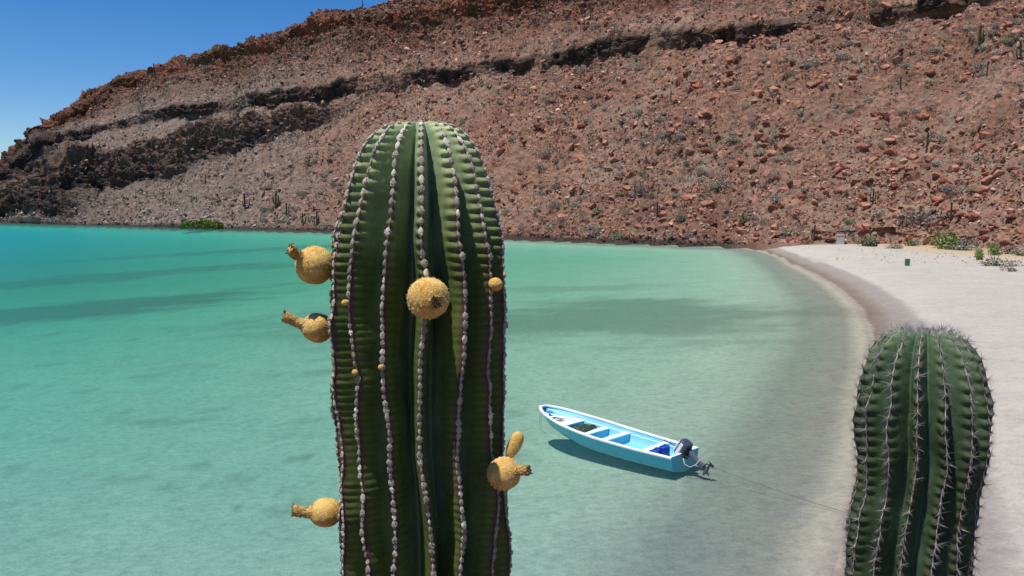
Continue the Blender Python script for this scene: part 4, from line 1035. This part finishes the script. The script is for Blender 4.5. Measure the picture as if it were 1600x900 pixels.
# ------------------------------------------------------------------ the two near cacti
class Cactus:
    def __init__(s, dep, prof, zbase, nribs, phase, depth, spacing, seed, tub, wig, pinch):
        """prof: list of (py, xl, xr) in photograph pixels at distance dep; measured outline -> metres"""
        s.dep = dep; s.n = nribs; s.ph = phase; s.depth = depth; s.sp = spacing; s.seed = seed; s.tub = tub; s.wig = wig; s.pinch = pinch; s.cr = .25 if seed == 3 else .05; s.dense = .74 if seed == 3 else .95; s.low = .06 if seed == 3 else .9
        zz, rr, cc = [], [], []
        for py, xl, xr in prof:
            a, b = at_d(xl, py, dep), at_d(xr, py, dep); zz.append(a.z); rr.append((b.x - a.x) / 2); cc.append((a.x + b.x) / 2)
        ztop = zz[0]
        # the crown: centre sits in a shallow dimple
        R0 = rr[0]
        pr = [(0.004, ztop - .045), (R0 * .35, ztop - .030), (R0 * .7, ztop - .004), (R0, ztop - .001)] if True else []
        pts = pr + [(r, z) for r, z in zip(rr[1:], zz[1:])]
        cx = [cc[0]] * 4 + cc[1:]
        # continue to the ground
        pts += [(rr[-1] * .97, zbase + .5), (rr[-1] * .92, zbase - .15)]; cx += [cc[-1], cc[-1]]
        A = np.array(pts); L = np.concatenate([[0], np.cumsum(np.hypot(*np.diff(A, axis=0).T))])
        s.L = L[-1]; fine = np.linspace(0, s.L, 900)
        r = np.interp(fine, L, A[:, 0]); z = np.interp(fine, L, A[:, 1]); c = np.interp(fine, L, cx)
        k = np.hanning(31); k /= k.sum()
        def sm(a, keep=False):
            q = np.pad(a, 15, mode='edge' if not keep else 'reflect', reflect_type='odd') if keep else np.pad(a, 15, mode='edge'); return np.convolve(q, k, 'valid')
        s.fine = fine; s.r = np.maximum(sm(r, True), .002); s.z = sm(z, True); s.c = sm(c)
        s.ztop = ztop; s.zbot_vis = zz[-1]
    def rz(s, t): return np.interp(t, s.fine, s.r), np.interp(t, s.fine, s.z), np.interp(t, s.fine, s.c)
    def ribdat(s, rib, t):
        """angular drift of a rib, its pinch factor, its areole phase"""
        rib = rib % s.n; k = rib * 0 + 1.0
        Q = np.stack([t * 5.0, rib * 3.7, rib * 0 + s.seed], 1); amp = np.interp(t, [0, .25, .5, 1.2, 3], [.0, .05, .16, .30, .30]) * s.wig
        w = amp * fbm(Q, 2, 3)
        pn = np.zeros_like(t); s.H = np.zeros_like(t)
        for zc, wd, am in s.pinch:
            jit = .05 * (hash3(rib.astype(np.int64), rib.astype(np.int64) * 0 + int(zc * 1000), rib.astype(np.int64) * 0, 5) - .5) * 2
            hj = .35 + 1.0 * hash3(rib.astype(np.int64), rib.astype(np.int64) * 0 + int(zc * 777), rib.astype(np.int64) * 0, 8)
            w = w + s.wig * am * 1.1 * (hash3(rib.astype(np.int64), rib.astype(np.int64) * 0 + int(zc * 555), rib.astype(np.int64) * 0, 15) - .5) * np.tanh((t - zc - jit) / .03)
            dt = t - zc - jit * 1.6; H = 1 / (1 + np.exp(-np.clip(dt / .010, -30, 30))) * np.exp(-np.maximum(dt, 0) / .10); keep = hash3(rib.astype(np.int64), rib.astype(np.int64) * 0 + int(zc * 333), rib.astype(np.int64) * 0, 22) > .35
            pn = pn - am * hj * (H - .35 * np.exp(-((dt + .06) / .06) ** 2)) * keep; s.H = np.maximum(s.H, H * keep)
        return w, pn
    def areole_s(s, rib):
        """arc positions of the areoles on a rib"""
        rn = random.Random(s.seed * 100 + rib); out = []; t = .035 + rn.random() * s.sp
        while t < s.L - .1:
            out.append(t); g = np.interp(t, [0, .12, .3, .45, .6, 3], [.7, 1.0, 1.05, 1.0, s.dense, s.dense]); t += s.sp * g * rn.uniform(.88, 1.12)
        return np.array(out)
    def point(s, rib, phi, t):
        """rib, phi, t arrays -> xyz; phi in [-1,1] across the rib"""
        r, z, c = s.rz(t)
        w0, p0 = s.ribdat(rib, t); H0 = s.H; nb = np.where(phi >= 0, rib + 1, rib - 1); w1, p1 = s.ribdat(nb, t)
        a_ = np.abs(phi) * .5; w = w0 * (1 - a_) + w1 * a_
        ang = s.ph + (rib + phi / 2 + w) * 2 * np.pi / s.n
        # areole wave
        ar = s.areoles_phase(rib, t - .012 * np.abs(phi))
        bumpv = (.5 + .5 * np.cos(2 * np.pi * ar)) ** .8
        tubm = (np.interp(t, [0, .05, .2, .44, .6, 3], [.15, .35, 1, 1.1, s.low, s.low]) + .55 * H0) * s.tub
        loc = np.exp(-(np.abs(phi) / .29) ** 4)
        ph2 = np.abs(phi) / (1 + (.85 * bumpv - .22) * tubm * s.areole_amp(rib, ar) * loc)
        h = 1 - np.sqrt(ph2 ** 2 + .010) ** .92 + .06
        h = np.clip(h, 0, 1)
        side = 1 + .10 * fbm(np.stack([t * 3, rib * 5.1, phi * 0], 1), 2, 9)
        dp = s.depth * side * np.interp(t, [0, .06, .2, 3], [.55, .75, 1, 1.05])
        amp_a = s.areole_amp(rib, ar); rad = r * (1 - dp * (1 - h) - (p0 * h) + .035 * h * fbm(np.stack([t * 6, rib * 9.1, phi * 0 + s.seed], 1), 2, 77) * np.minimum(1, t / .2)) + (bumpv - .5) * .0115 * amp_a * tubm * (np.exp(-((np.abs(phi) - .21) / .13) ** 2) + s.cr * np.exp(-(np.abs(phi) / .15) ** 2)) * np.minimum(1, r / .08)
        swell = .004 * fbm(np.stack([t * 22, rib * 7.3 + phi * 1.5, phi * 0 + 2], 1), 3, 12) * np.minimum(1, r / .1)
        rad = rad + swell
        return np.stack([c + rad * np.sin(ang), s.dep - rad * np.cos(ang) * 1.0, z], -1), h, bumpv
    def areole_amp(s, rib, ar):
        k = np.round(ar).astype(np.int64); return .55 + .8 * hash3(k, (rib % s.n).astype(np.int64), k * 0, 31)
    def areoles_phase(s, rib, t):
        out = np.zeros_like(t)
        for k in range(s.n):
            m_ = (rib % s.n) == k
            if not m_.any(): continue
            A = s.ar[k]; out[m_] = np.interp(t[m_], A, np.arange(len(A)), left=0, right=len(A) - 1)
        return out
    def build(s, root, mat, rows, nphi=16):
        s.ar = [s.areole_s(k) for k in range(s.n)]
        t = np.concatenate([np.linspace(0.0, s.L * .72, int(rows * .9), endpoint=False), np.linspace(s.L * .72, s.L, int(rows * .1) + 2)])
        na = s.n * nphi; j = np.arange(na); rib = j // nphi; x = (j % nphi) / nphi * 2 - 1
        phi = np.sign(x) * np.abs(x) ** 1.25                      # finer towards the crest
        RB, T_ = np.meshgrid(rib, t, indexing='ij'); PH, _ = np.meshgrid(phi, t, indexing='ij')
        p, h, bm_ = s.point(RB.ravel().astype(float), PH.ravel(), T_.ravel())
        nr = len(t)
        me = mesh_np('stem', p, grid_faces(na, nr, True), {'phi': np.abs(PH.ravel()), 'arc': T_.ravel(), 'tub': bm_}, True)
        # close the tiny hole at the apex
        bm = bmesh.new(); bm.from_mesh(me); bm.verts.ensure_lookup_table()
        ring = [bm.verts[k * nr] for k in range(na)]; bm.faces.new(ring); bmesh.ops.recalc_face_normals(bm, faces=bm.faces); bm.to_mesh(me); bm.free()
        me.polygons.foreach_set('use_smooth', [True] * len(me.polygons))
        return link('stem', me, mat, root)
    def frame(s, rib, t, lift=0.0):
        """position and outward/upward frame at the crest"""
        ra = np.array([float(rib)] * 2); e = .004
        p, _, _ = s.point(ra, np.array([0., 0.]), np.array([t - e, t + e]))
        d = Vector(p[0] - p[1]).normalized()
        q, _, _ = s.point(ra, np.array([-.12, .12]), np.array([t, t])); side = Vector(q[1] - q[0]).normalized()
        out = side.cross(d); c = (Vector(p[0]) + Vector(p[1])) / 2
        axis = Vector((s.rz(t)[2], s.dep, c.z))
        if t > .08 and out.dot(c - axis) < 0 or (t <= .08 and out.z < 0): out = -out
        return c + out * lift, d, side, out

def cactus_mat(name, young, flank, crest, valley, line):
    m, nd, lk, bs = new_mat(name)
    phi, arc, tub = attr(nd, 'phi'), attr(nd, 'arc'), attr(nd, 'tub')
    n1 = noise_node(nd, lk, 9, 5, .7); n2 = noise_node(nd, lk, 60, 4, .65); n3 = noise_node(nd, lk, 14, 4, .6, stretch=(1, 1, .18))
    age = math_n(nd, lk, 'MULTIPLY', math_n(nd, lk, 'SUBTRACT', math_n(nd, lk, 'ADD', arc, math_n(nd, lk, 'MULTIPLY', n3.outputs[0], .25)), .24), 2.4, True)
    body = mixc(nd, lk, young, flank, age)
    # waxy bloom in the grooves
    vfac = math_n(nd, lk, 'MULTIPLY', math_n(nd, lk, 'SUBTRACT', phi, .38), 2.2, True)
    vfac = math_n(nd, lk, 'MULTIPLY', vfac, ramp(nd, lk, n3.outputs[0], [(.38, (.15, .15, .15)), (.62, (1, 1, 1))]).outputs[0])
    body = mixc(nd, lk, body, valley, vfac)
    # tubercle shoulders lighter yellow green, crest edge brown red
    tf = math_n(nd, lk, 'MULTIPLY', tub, math_n(nd, lk, 'SUBTRACT', 1, math_n(nd, lk, 'MULTIPLY', phi, 2.0), True))
    body = mixc(nd, lk, body, tuple(min(1, c * f_) for c, f_ in zip(young, (1.2, 1.1, .75))), math_n(nd, lk, 'MULTIPLY', tf, math_n(nd, lk, 'SUBTRACT', .6, math_n(nd, lk, 'MULTIPLY', age, .42))))
    cf = math_n(nd, lk, 'MULTIPLY', math_n(nd, lk, 'SUBTRACT', .21, phi), 8, True)
    cf = math_n(nd, lk, 'MULTIPLY', cf, math_n(nd, lk, 'ADD', math_n(nd, lk, 'MULTIPLY', age, .85), .12), True)
    body = mixc(nd, lk, body, crest, cf)
    lf = math_n(nd, lk, 'MULTIPLY', math_n(nd, lk, 'SUBTRACT', .05, phi), 40, True)
    body = mixc(nd, lk, body, line, math_n(nd, lk, 'MULTIPLY', lf, .85))
    g = ramp(nd, lk, n1.outputs[0], [(.3, (.72, .74, .72)), (.7, (1.22, 1.2, 1.2))]); body = mixc(nd, lk, body, g.outputs[0], 1.0, 'MULTIPLY')
    g = ramp(nd, lk, n2.outputs[0], [(.3, (.85, .85, .85)), (.72, (1.12, 1.12, 1.12))]); body = mixc(nd, lk, body, g.outputs[0], 1.0, 'MULTIPLY')
    # corky scars and pale specks
    vo = nd.new('ShaderNodeTexVoronoi'); vo.inputs['Scale'].default_value = 34; tc = nd.new('ShaderNodeTexCoord'); lk.new(tc.outputs['Object'], vo.inputs['Vector'])
    sc2 = math_n(nd, lk, 'MULTIPLY', math_n(nd, lk, 'SUBTRACT', .11, vo.outputs['Distance']), 12, True)
    sc2 = math_n(nd, lk, 'MULTIPLY', sc2, ramp(nd, lk, n1.outputs[0], [(.55, (0, 0, 0)), (.65, (1, 1, 1))]).outputs[0])
    body = mixc(nd, lk, body, (.33, .34, .28), math_n(nd, lk, 'MULTIPLY', sc2, .6))
    ck = math_n(nd, lk, 'MULTIPLY', math_n(nd, lk, 'SUBTRACT', noise_node(nd, lk, 5.5, 6, .75).outputs[0], .56), 9, True)
    body = mixc(nd, lk, body, (.15, .115, .075), math_n(nd, lk, 'MULTIPLY', ck, math_n(nd, lk, 'MULTIPLY', age, .55)))
    lk.new(body, bs.inputs['Base Color'])
    rg = ramp(nd, lk, n1.outputs[0], [(.3, (.58, .58, .58)), (.7, (.78, .78, .78))]); lk.new(rg.outputs[0], bs.inputs['Roughness'])
    bs.inputs['Specular IOR Level'].default_value = .25
    try: bs.inputs['Subsurface Weight'].default_value = .0
    except Exception: pass
    bump(nd, lk, n2.outputs[0], .35, .003, bs)
    return m
M_C1 = cactus_mat('cardon_skin', (.39, .46, .24), (.064, .098, .018), (.085, .040, .030), (.22, .29, .19), (.46, .40, .30))  # pale new growth, with sunlight on the crown also put into its colour
M_C2 = cactus_mat('cardon_skin_bluish', (.11, .16, .085), (.045, .070, .030), (.050, .036, .028), (.085, .15, .095), (.40, .38, .33))
def felt(name, c1, c2):
    m, nd, lk, bs = new_mat(name); oi = nd.new('ShaderNodeObjectInfo'); n = noise_node(nd, lk, 260, 3, .8); n2 = noise_node(nd, lk, 40, 3, .8, 'Generated')
    c = ramp(nd, lk, n.outputs[0], [(.35, c1), (.65, c2)]); v = ramp(nd, lk, oi.outputs['Random'], [(0, (.62, .60, .60)), (.5, (.95, .93, .92)), (1, (1.25, 1.2, 1.1))])
    lk.new(mixc(nd, lk, c.outputs[0], v.outputs[0], 1.0, 'MULTIPLY'), bs.inputs['Base Color']); bs.inputs['Roughness'].default_value = .95; bs.inputs['Specular IOR Level'].default_value = .05
    bump(nd, lk, n.outputs[0], .9, .002, bs); return m
M_FELT = felt('areole_felt', (.20, .165, .13), (.60, .54, .46)); M_FELTW = felt('areole_felt_pale', (.52, .46, .37), (.82, .76, .66))
# areole: a lumpy felt cushion, pointed above and below, with a few stub spines
def areole_mesh(seed, spines, slen, cushion=1.0):
    rn = random.Random(seed); b = MB()
    rings = []
    for k in range(7):
        v = k / 6; zz = (v - .5) * 2.0; w = math.sin(math.pi * max(.04, min(.96, v))) ** .75
        rings.append([Vector((math.cos(a) * w * rn.uniform(.8, 1.15) * .62, zz * 1.0, math.sin(a) * w * .5 * rn.uniform(.75, 1.25) + .1)) for a in [math.pi * 2 * q / 9 for q in range(9)]])
    b.loft(rings)
    for q in range(3):      # tufts
        c = Vector((rn.uniform(-.4, .4), rn.uniform(-.6, .6), .35)); r = rn.uniform(.16, .3)
        b.tube([c, c + Vector((rn.uniform(-.2, .2), rn.uniform(-.2, .2), rn.uniform(.2, .4)))], [r, r * .35], 5)
    b.v = [tuple(Vector(p) * cushion) for p in b.v]
    cush = b; s_ = MB()
    for q in range(spines):
        a = rn.uniform(0, 6.28); tl = rn.uniform(.25, 1.15); d = Vector((math.cos(a) * math.sin(tl), math.sin(a) * math.sin(tl), math.cos(tl))); l = slen * rn.uniform(.55, 1.15)
        m1 = d * l * .5 + Vector((rn.uniform(-.05, .05),) * 3) * l * .3
        s_.tube([Vector((0, 0, .1)), m1, d * l], [.085, .06, .012], 4, False)
    return cush, s_
# X = across the rib, Y = up the rib, Z = outward
def make_me(b, name, mat, sm=True):
    o = b.build(name, mat, None, sm); me = o.data; bpy.data.objects.remove(o); return me
def areole_both(seed, n, l):
    a, b = areole_mesh(seed, n, l); k = len(a.v); a.v += b.v; a.f += [tuple(i + k for i in f) for f in b.f]; return a
ar_me = [make_me(areole_both(i, 2, 1.2), 'areole', M_FELT) for i in range(5)]
ar_mw = [make_me(areole_both(20 + i, 1, 1.1), 'areole', M_FELTW) for i in range(3)]
def basis(c, up, side, out, s):
    if side.cross(up).dot(out) < 0: side = -side
    m_ = Matrix((side * s[0], up * s[1], out * s[2])).transposed().to_4x4(); m_.translation = c; return m_

ROOT1 = bpy.data.objects.new('giant_cactus', None); COL.objects.link(ROOT1); ROOT1.empty_display_size = .3
prof1 = [(189, 624, 688), (197, 600, 713), (211, 579, 733), (235, 562, 749), (269, 547, 765), (318, 533, 780), (370, 521, 790), (430, 517, 796), (500, 515, 796), (560, 516, 794), (620, 520, 791), (680, 525, 791), (740, 529, 795), (820, 531, 799), (900, 533, 800)]
D1 = 2.25
C1 = Cactus(D1, prof1, slope_z(-.24, D1), 15, R(9), .56, .0268, 3, 1.0, 1.0, [(.50, .03, .022), (.68, .05, .028), (.90, .03, .028), (1.10, .05, .028)])
C2D = 2.75
ROOT1.location = (C1.c[-1], D1, C1.z[-1])
def reparent(o, root):
    o.parent = root; o.matrix_parent_inverse = Matrix.Translation(-root.location)
stem1 = C1.build(None, M_C1, 620, 16); reparent(stem1, ROOT1)
def areoles(C, root, meshes_pale, meshes_old, size, limit_parts, spine_sets=None, spine_mat=None, crown=.35):
    items = []
    for rib in range(C.n):
        for t in C.ar[rib]:
            if t > C.L - .1: continue
            c, up, side, out = C.frame(rib, t)
            pxx, pyy, dd = project(np.array([c[:]]))
            facing = out.dot((Vector((0, 0, CAMZ)) - c).normalized())
            if facing < -.45 or (pyy[0] > 905 and facing < .0): continue
            score = facing if pyy[0] < 905 else facing - 2
            items.append((score, rib, t, c, up, side, out))
    items.sort(key=lambda q: -q[0]); C.crest = [(q[3], q[6]) for q in items if q[0] > .25]
    rest_v, rest_f, off = [], [], 0
    restS_v, restS_f, offS = [], [], 0
    for n_i, (score, rib, t, c, up, side, out) in enumerate(items):
        young = t < .22
        k = size * np.interp(t, [0, .06, .2, .4, 3], [crown, crown * 1.7, 1.1, 1.0, 1.0]) * random.choice((random.uniform(.6, .9), random.uniform(.85, 1.2), random.uniform(.9, 1.1)))
        lst = meshes_pale if (young or random.random() < .12) else meshes_old; me = random.choice(lst)
        M_ = basis(c - out * .001, up, side, out, (k * random.uniform(.7, 1.2), k * np.interp(t, [0, .2, .5, 3], [1.2, 1.12, 1.02, 1.02]) * random.uniform(.8, 1.15), k * random.uniform(.5, .85)))
        sp_me = random.choice(spine_sets) if spine_sets else None
        if n_i < limit_parts:
            o = link('areole', me); o.parent = root; o.matrix_parent_inverse = Matrix.Translation(-root.location); o.matrix_basis = M_
            if sp_me:
                q = link('spines', sp_me); q.parent = o
        else:
            n = len(me.vertices); co = np.empty(n * 3, np.float32); me.vertices.foreach_get('co', co); co = co.reshape(-1, 3)
            A = np.array(M_.to_3x3()); rest_v.append(co @ A.T + np.array(c)); fs_ = [[v + off for v in p.vertices] for p in me.polygons]; rest_f += fs_; off += n
            if sp_me and score > -1.6:
                n = len(sp_me.vertices); co = np.empty(n * 3, np.float32); sp_me.vertices.foreach_get('co', co); co = co.reshape(-1, 3)
                restS_v.append(co @ A.T + np.array(c)); restS_f += [[v + offS for v in p.vertices] for p in sp_me.polygons]; offS += n
    if rest_v:
        me = bpy.data.meshes.new('areoles_beyond'); me.from_pydata(np.vstack(rest_v).tolist(), [], rest_f); me.materials.append(M_FELT)
        o = link('areole_rows', me); o['kind'] = 'stuff'; reparent(o, root)
    if restS_v:
        me = bpy.data.meshes.new('spines_beyond'); me.from_pydata(np.vstack(restS_v).tolist(), [], restS_f); me.materials.append(spine_mat)
        o = link('spine_rows', me); o['kind'] = 'stuff'; reparent(o, root)
areoles(C1, ROOT1, ar_mw, ar_me, .0120, 290)
tag(ROOT1, 'giant ribbed cactus in the foreground bearing tan fuzzy fruits', 'cactus')

# fruits
m, nd, lk, bs = new_mat('fruit_felt')
n1 = noise_node(nd, lk, 26, 4, .7); n2 = noise_node(nd, lk, 230, 3, .7)
c = ramp(nd, lk, n1.outputs[0], [(.3, (.54, .29, .070)), (.55, (.71, .46, .16)), (.75, (.79, .57, .28))])
c2 = ramp(nd, lk, n2.outputs[0], [(.3, (.62, .6, .5)), (.7, (1.25, 1.25, 1.2))])
lk.new(mixc(nd, lk, c.outputs[0], c2.outputs[0], 1.0, 'MULTIPLY'), bs.inputs['Base Color']); bs.inputs['Roughness'].default_value = .9; bs.inputs['Specular IOR Level'].default_value = .1
bump(nd, lk, n2.outputs[0], 1.0, .003, bs); M_FRUIT = m
M_HAIR = simple('fruit_bristles', (.84, .68, .42), .7, .2, 60); M_DRY = simple('dried_flower_scales', (.40, .25, .085), .9, .55, 120, .1, 0, .8, .002); M_TIP = simple('withered_petals', (.12, .075, .035), .9, .8, 150)
M_PALE = simple('white_fluff', (.62, .55, .45), .95, .25, 120)
def fib_sphere(n):
    i = np.arange(n) + .5; ph = np.arccos(1 - 2 * i / n); th = np.pi * (1 + 5 ** .5) * i
    return np.stack([np.cos(th) * np.sin(ph), np.sin(th) * np.sin(ph), np.cos(ph)], 1)
def fruit(center, r, axis, neck_len, neck_r, label, seed, squash=1.0, white=False, hairs=2000, hl=.08):
    """axis = from fruit towards the dried flower"""
    axis = axis.normalized(); q = Vector((0, 0, 1)).rotation_difference(axis)
    bm = bmesh.new(); bmesh.ops.create_icosphere(bm, subdivisions=4, radius=1)
    cen = fib_sphere(150); Vv = np.array([v.co[:] for v in bm.verts]); dots = (Vv @ cen.T).max(1); tubv = np.clip((dots - .982) / .018, 0, 1)
    for v, tb2 in zip(bm.verts, tubv):
        p = v.co
        if squash > 1.8: p = Vector((p.x * (.82 + .22 * p.z), p.y * (.82 + .22 * p.z), p.z))
        p = p + Vector((mnoise.noise(p * 1.1 + Vector((seed * 3, 5, 1))), mnoise.noise(p * 1.1 + Vector((1, seed * 3, 9))), 0)) * .06; k = 1 + .06 * tb2 + .03 * mnoise.noise(p * 2.2 + Vector((seed, 0, 0)))
        v.co = Vector((p.x, p.y, p.z * squash)) * k * r
    me = bpy.data.meshes.new('fruit'); bm.to_mesh(me); bm.free(); me.polygons.foreach_set('use_smooth', [True] * len(me.polygons))
    o = link('fruit', me, M_FRUIT); o.parent = ROOT1; o.matrix_parent_inverse = Matrix.Translation(-ROOT1.location)
    o.matrix_basis = Matrix.Translation(center) @ q.to_matrix().to_4x4(); o['label'] = label
    # bristles in tufts on the tubercles
    rn = np.random.default_rng(seed); pick = cen[rn.integers(0, len(cen), hairs)] + rn.normal(0, .045, (hairs, 3)); pick /= np.linalg.norm(pick, axis=1)[:, None]
    d = pick + rn.normal(0, .38, (hairs, 3)); d /= np.linalg.norm(d, axis=1)[:, None]; sd2 = np.cross(d, rn.normal(size=(hairs, 3))); sd2 /= np.linalg.norm(sd2, axis=1)[:, None]
    b0 = pick * np.array([1, 1, squash]) * r * 1.0; ln = (hl * r * rn.uniform(.5, 1.5, hairs))[:, None]
    V_ = np.stack([b0 - sd2 * r * .009, b0 + sd2 * r * .009, b0 + d * (ln + .02 * r)], 1).reshape(-1, 3)
    h_ = link('bristles', mesh_np('bristles', V_, np.arange(hairs * 3).reshape(-1, 3)), M_HAIR, o); h_['kind'] = 'stuff'
    if neck_len > 0:
        b = MB(); seg = 14; z0 = r * squash * .86; rings = []
        rs = random.Random(seed)
        for k in range(11):
            t = k / 10; rad = neck_r * np.interp(t, [0, .12, .3, .6, .85, 1], [1.5, 1.05, .85, .88, 1.08, .9]); bend = .18 * neck_len * t * t
            rings.append([Vector((math.cos(a) * rad * rs.uniform(.88, 1.12) + bend, math.sin(a) * rad * rs.uniform(.88, 1.12), z0 + neck_len * t)) for a in [2 * math.pi * s_ / seg for s_ in range(seg)]])
        b.loft(rings)
        # overlapping scales
        for k in range(70):
            t = rs.uniform(.15, .98); a = rs.uniform(0, 6.28); rad = neck_r * .95; bend = .18 * neck_len * t * t
            c = Vector((math.cos(a) * rad + bend, math.sin(a) * rad, z0 + neck_len * t)); u = Vector((-math.sin(a), math.cos(a), 0)); o2 = Vector((math.cos(a), math.sin(a), 0)); up = Vector((0, 0, 1)); w_ = neck_r * .15
            b.loft([[c - u * w_ - o2 * w_ * .3, c + u * w_ - o2 * w_ * .3, c + o2 * w_ * .5], [c + up * w_ * 2 - u * w_ * .2 + o2 * w_ * .4, c + up * w_ * 2 + u * w_ * .2 + o2 * w_ * .4, c + up * w_ * 2.1 + o2 * w_ * .7]])
        fl_ = b.build('dried_flower', M_DRY, o)
        b = MB()
        for k in range(16):
            a = rs.uniform(0, 6.28); rad = neck_r * rs.uniform(.1, .8); bend = .18 * neck_len; c = Vector((math.cos(a) * rad + bend, math.sin(a) * rad, z0 + neck_len * .93)); e = c + Vector((math.cos(a) * neck_r * .5, math.sin(a) * neck_r * .5, neck_r * rs.uniform(.2, .5)))
            b.tube([c, (c + e) / 2 + Vector((rs.uniform(-.1, .1), 0, 0)) * neck_r, e], [neck_r * .22, neck_r * .2, neck_r * .05], 5)
        b.build('withered_petals', M_TIP, o)
    if white:
        b = MB(); rs = random.Random(seed)
        for k in range(60):
            a = rs.uniform(0, 6.28); zt_ = rs.uniform(.62, .92) * squash; rr2 = math.sqrt(max(0, 1 - (zt_ / squash) ** 2)); c = Vector((math.cos(a) * rr2, math.sin(a) * rr2, zt_)) * r; s_ = r * rs.uniform(.05, .11); n_v = c.normalized()
            b.tube([c - n_v * s_ * .5, c + n_v * s_ * .6], [s_, s_ * .5], 6)
        b.build('white_fluff', M_PALE, o)
    return o
def Fp(px, py, d): return at_d(px, py, d)
mpp = D1 / F
def on_rib(px, py, lift):
    best = None
    for c, out in C1.crest:
        x, y, _ = project(np.array([c[:]])); d = math.hypot(x[0] - px, y[0] - py)
        if best is None or d < best[0]: best = (d, c + out * lift, out)
    return best[1], best[2]
fruit(Fp(492, 414, D1 - .02), 28.5 * mpp, Fp(449, 391, D1 - .06) - Fp(492, 414, D1), 27 * mpp, 8.5 * mpp, 'largest left fruit, round, with a dried flower pointing up left', 1)
fruit(Fp(496, 512, D1 - .03), 22 * mpp, Fp(446, 500, D1 - .04) - Fp(496, 512, D1 - .03), 34 * mpp, 8.5 * mpp, 'oval yellow fruit with a white ring at its neck, middle left', 2, 1.06, True, 500, .05)
fruit(Fp(669, 466, D1 - .285), 31.5 * mpp * .875, Fp(686, 477, D1 - .40) - Fp(669, 466, D1 - .285), 14 * mpp, 9 * mpp, 'round orange fruit facing the camera in the middle of the stem', 3, 1, False, 2600, .09)
fruit(Fp(787, 740, D1 - .17), 25.5 * mpp * .93, Fp(828, 731, D1 - .21) - Fp(787, 740, D1 - .17), 22 * mpp, 8 * mpp, 'round fruit at the lower right with a dried flower pointing right', 4, 1, False, 2200, .09)
fruit(Fp(509, 801, D1 - .01), 22.5 * mpp, Fp(460, 801, D1 - .02) - Fp(509, 801, D1), 31 * mpp, 9 * mpp, 'lowest left fruit with a long dried flower pointing left', 5, 1.08, False, 500, .05)
q_, o__ = on_rib(779, 448, 8 * mpp); fruit(q_, 9.5 * mpp, o__, 0, 0, 'small unripe round fruit high on the right side', 6, 1.1, False, 300, .08)
q_, o__ = on_rib(547, 476, 5 * mpp); fruit(q_, 4.4 * mpp, o__, 0, 0, 'tiny bud on a left rib level with the middle fruit', 7, 1.3, False, 60, .1)
q_, o__ = on_rib(554, 580, 4 * mpp); fruit(q_, 4.2 * mpp, o__, 0, 0, 'tiny orange bud low on the left rib', 8, 1.1, False, 60, .1)
q_, o__ = on_rib(601, 576, 4 * mpp); fruit(q_, 3.8 * mpp, o__, 0, 0, 'tiny orange bud right of the lowest left bud', 9, 1.0, False, 60, .1)
# the club shaped flower bud above the lower right fruit
fruit(Fp(803, 697, D1 - .13), 12 * mpp, Fp(813, 676, D1 - .13) - Fp(797, 711, D1 - .13), 0, 0, 'club shaped bud standing above the lower right fruit', 10, 1.95, False, 900, .12)

# ---- second cactus
ROOT2 = bpy.data.objects.new('spiny_cactus', None); COL.objects.link(ROOT2); ROOT2.empty_display_size = .3
prof2 = [(py - 5, 1440 + (a - 1440) * .94, 1440 + (b_ - 1440) * .94) for py, a, b_ in [(518, 1408, 1480), (524, 1392, 1496), (536, 1374, 1512), (556, 1358, 1527), (590, 1345, 1538), (630, 1338, 1544), (670, 1336, 1545), (710, 1337, 1540), (745, 1338, 1530), (770, 1334, 1526), (800, 1326, 1522), (850, 1320, 1515), (905, 1317, 1511)]]
C2 = Cactus(C2D, prof2, slope_z(1.4, C2D), 15, R(-7), .40, .037, 11, .8, .8, [(.40, .06, .05), (.52, .05, .05), (.85, .06, .04)])
ROOT2.location = (C2.c[-1], C2D, C2.z[-1])
stem2 = C2.build(None, M_C2, 440, 16); reparent(stem2, ROOT2)
M_SPINE = simple('grey_spines', (.30, .27, .25), .55, .5, 30)
sp2 = [make_me(areole_mesh(50 + i, 12, 4.8)[1], 'spines', M_SPINE, False) for i in range(6)]
ar2 = [make_me(areole_mesh(60 + i, 0, 0, .8)[0], 'areole', M_FELT) for i in range(3)]
areoles(C2, ROOT2, ar2, ar2, .0080, 290, sp2, M_SPINE, .75)
tag(ROOT2, 'shorter spiny cactus at the right in front of the white beach', 'cactus')
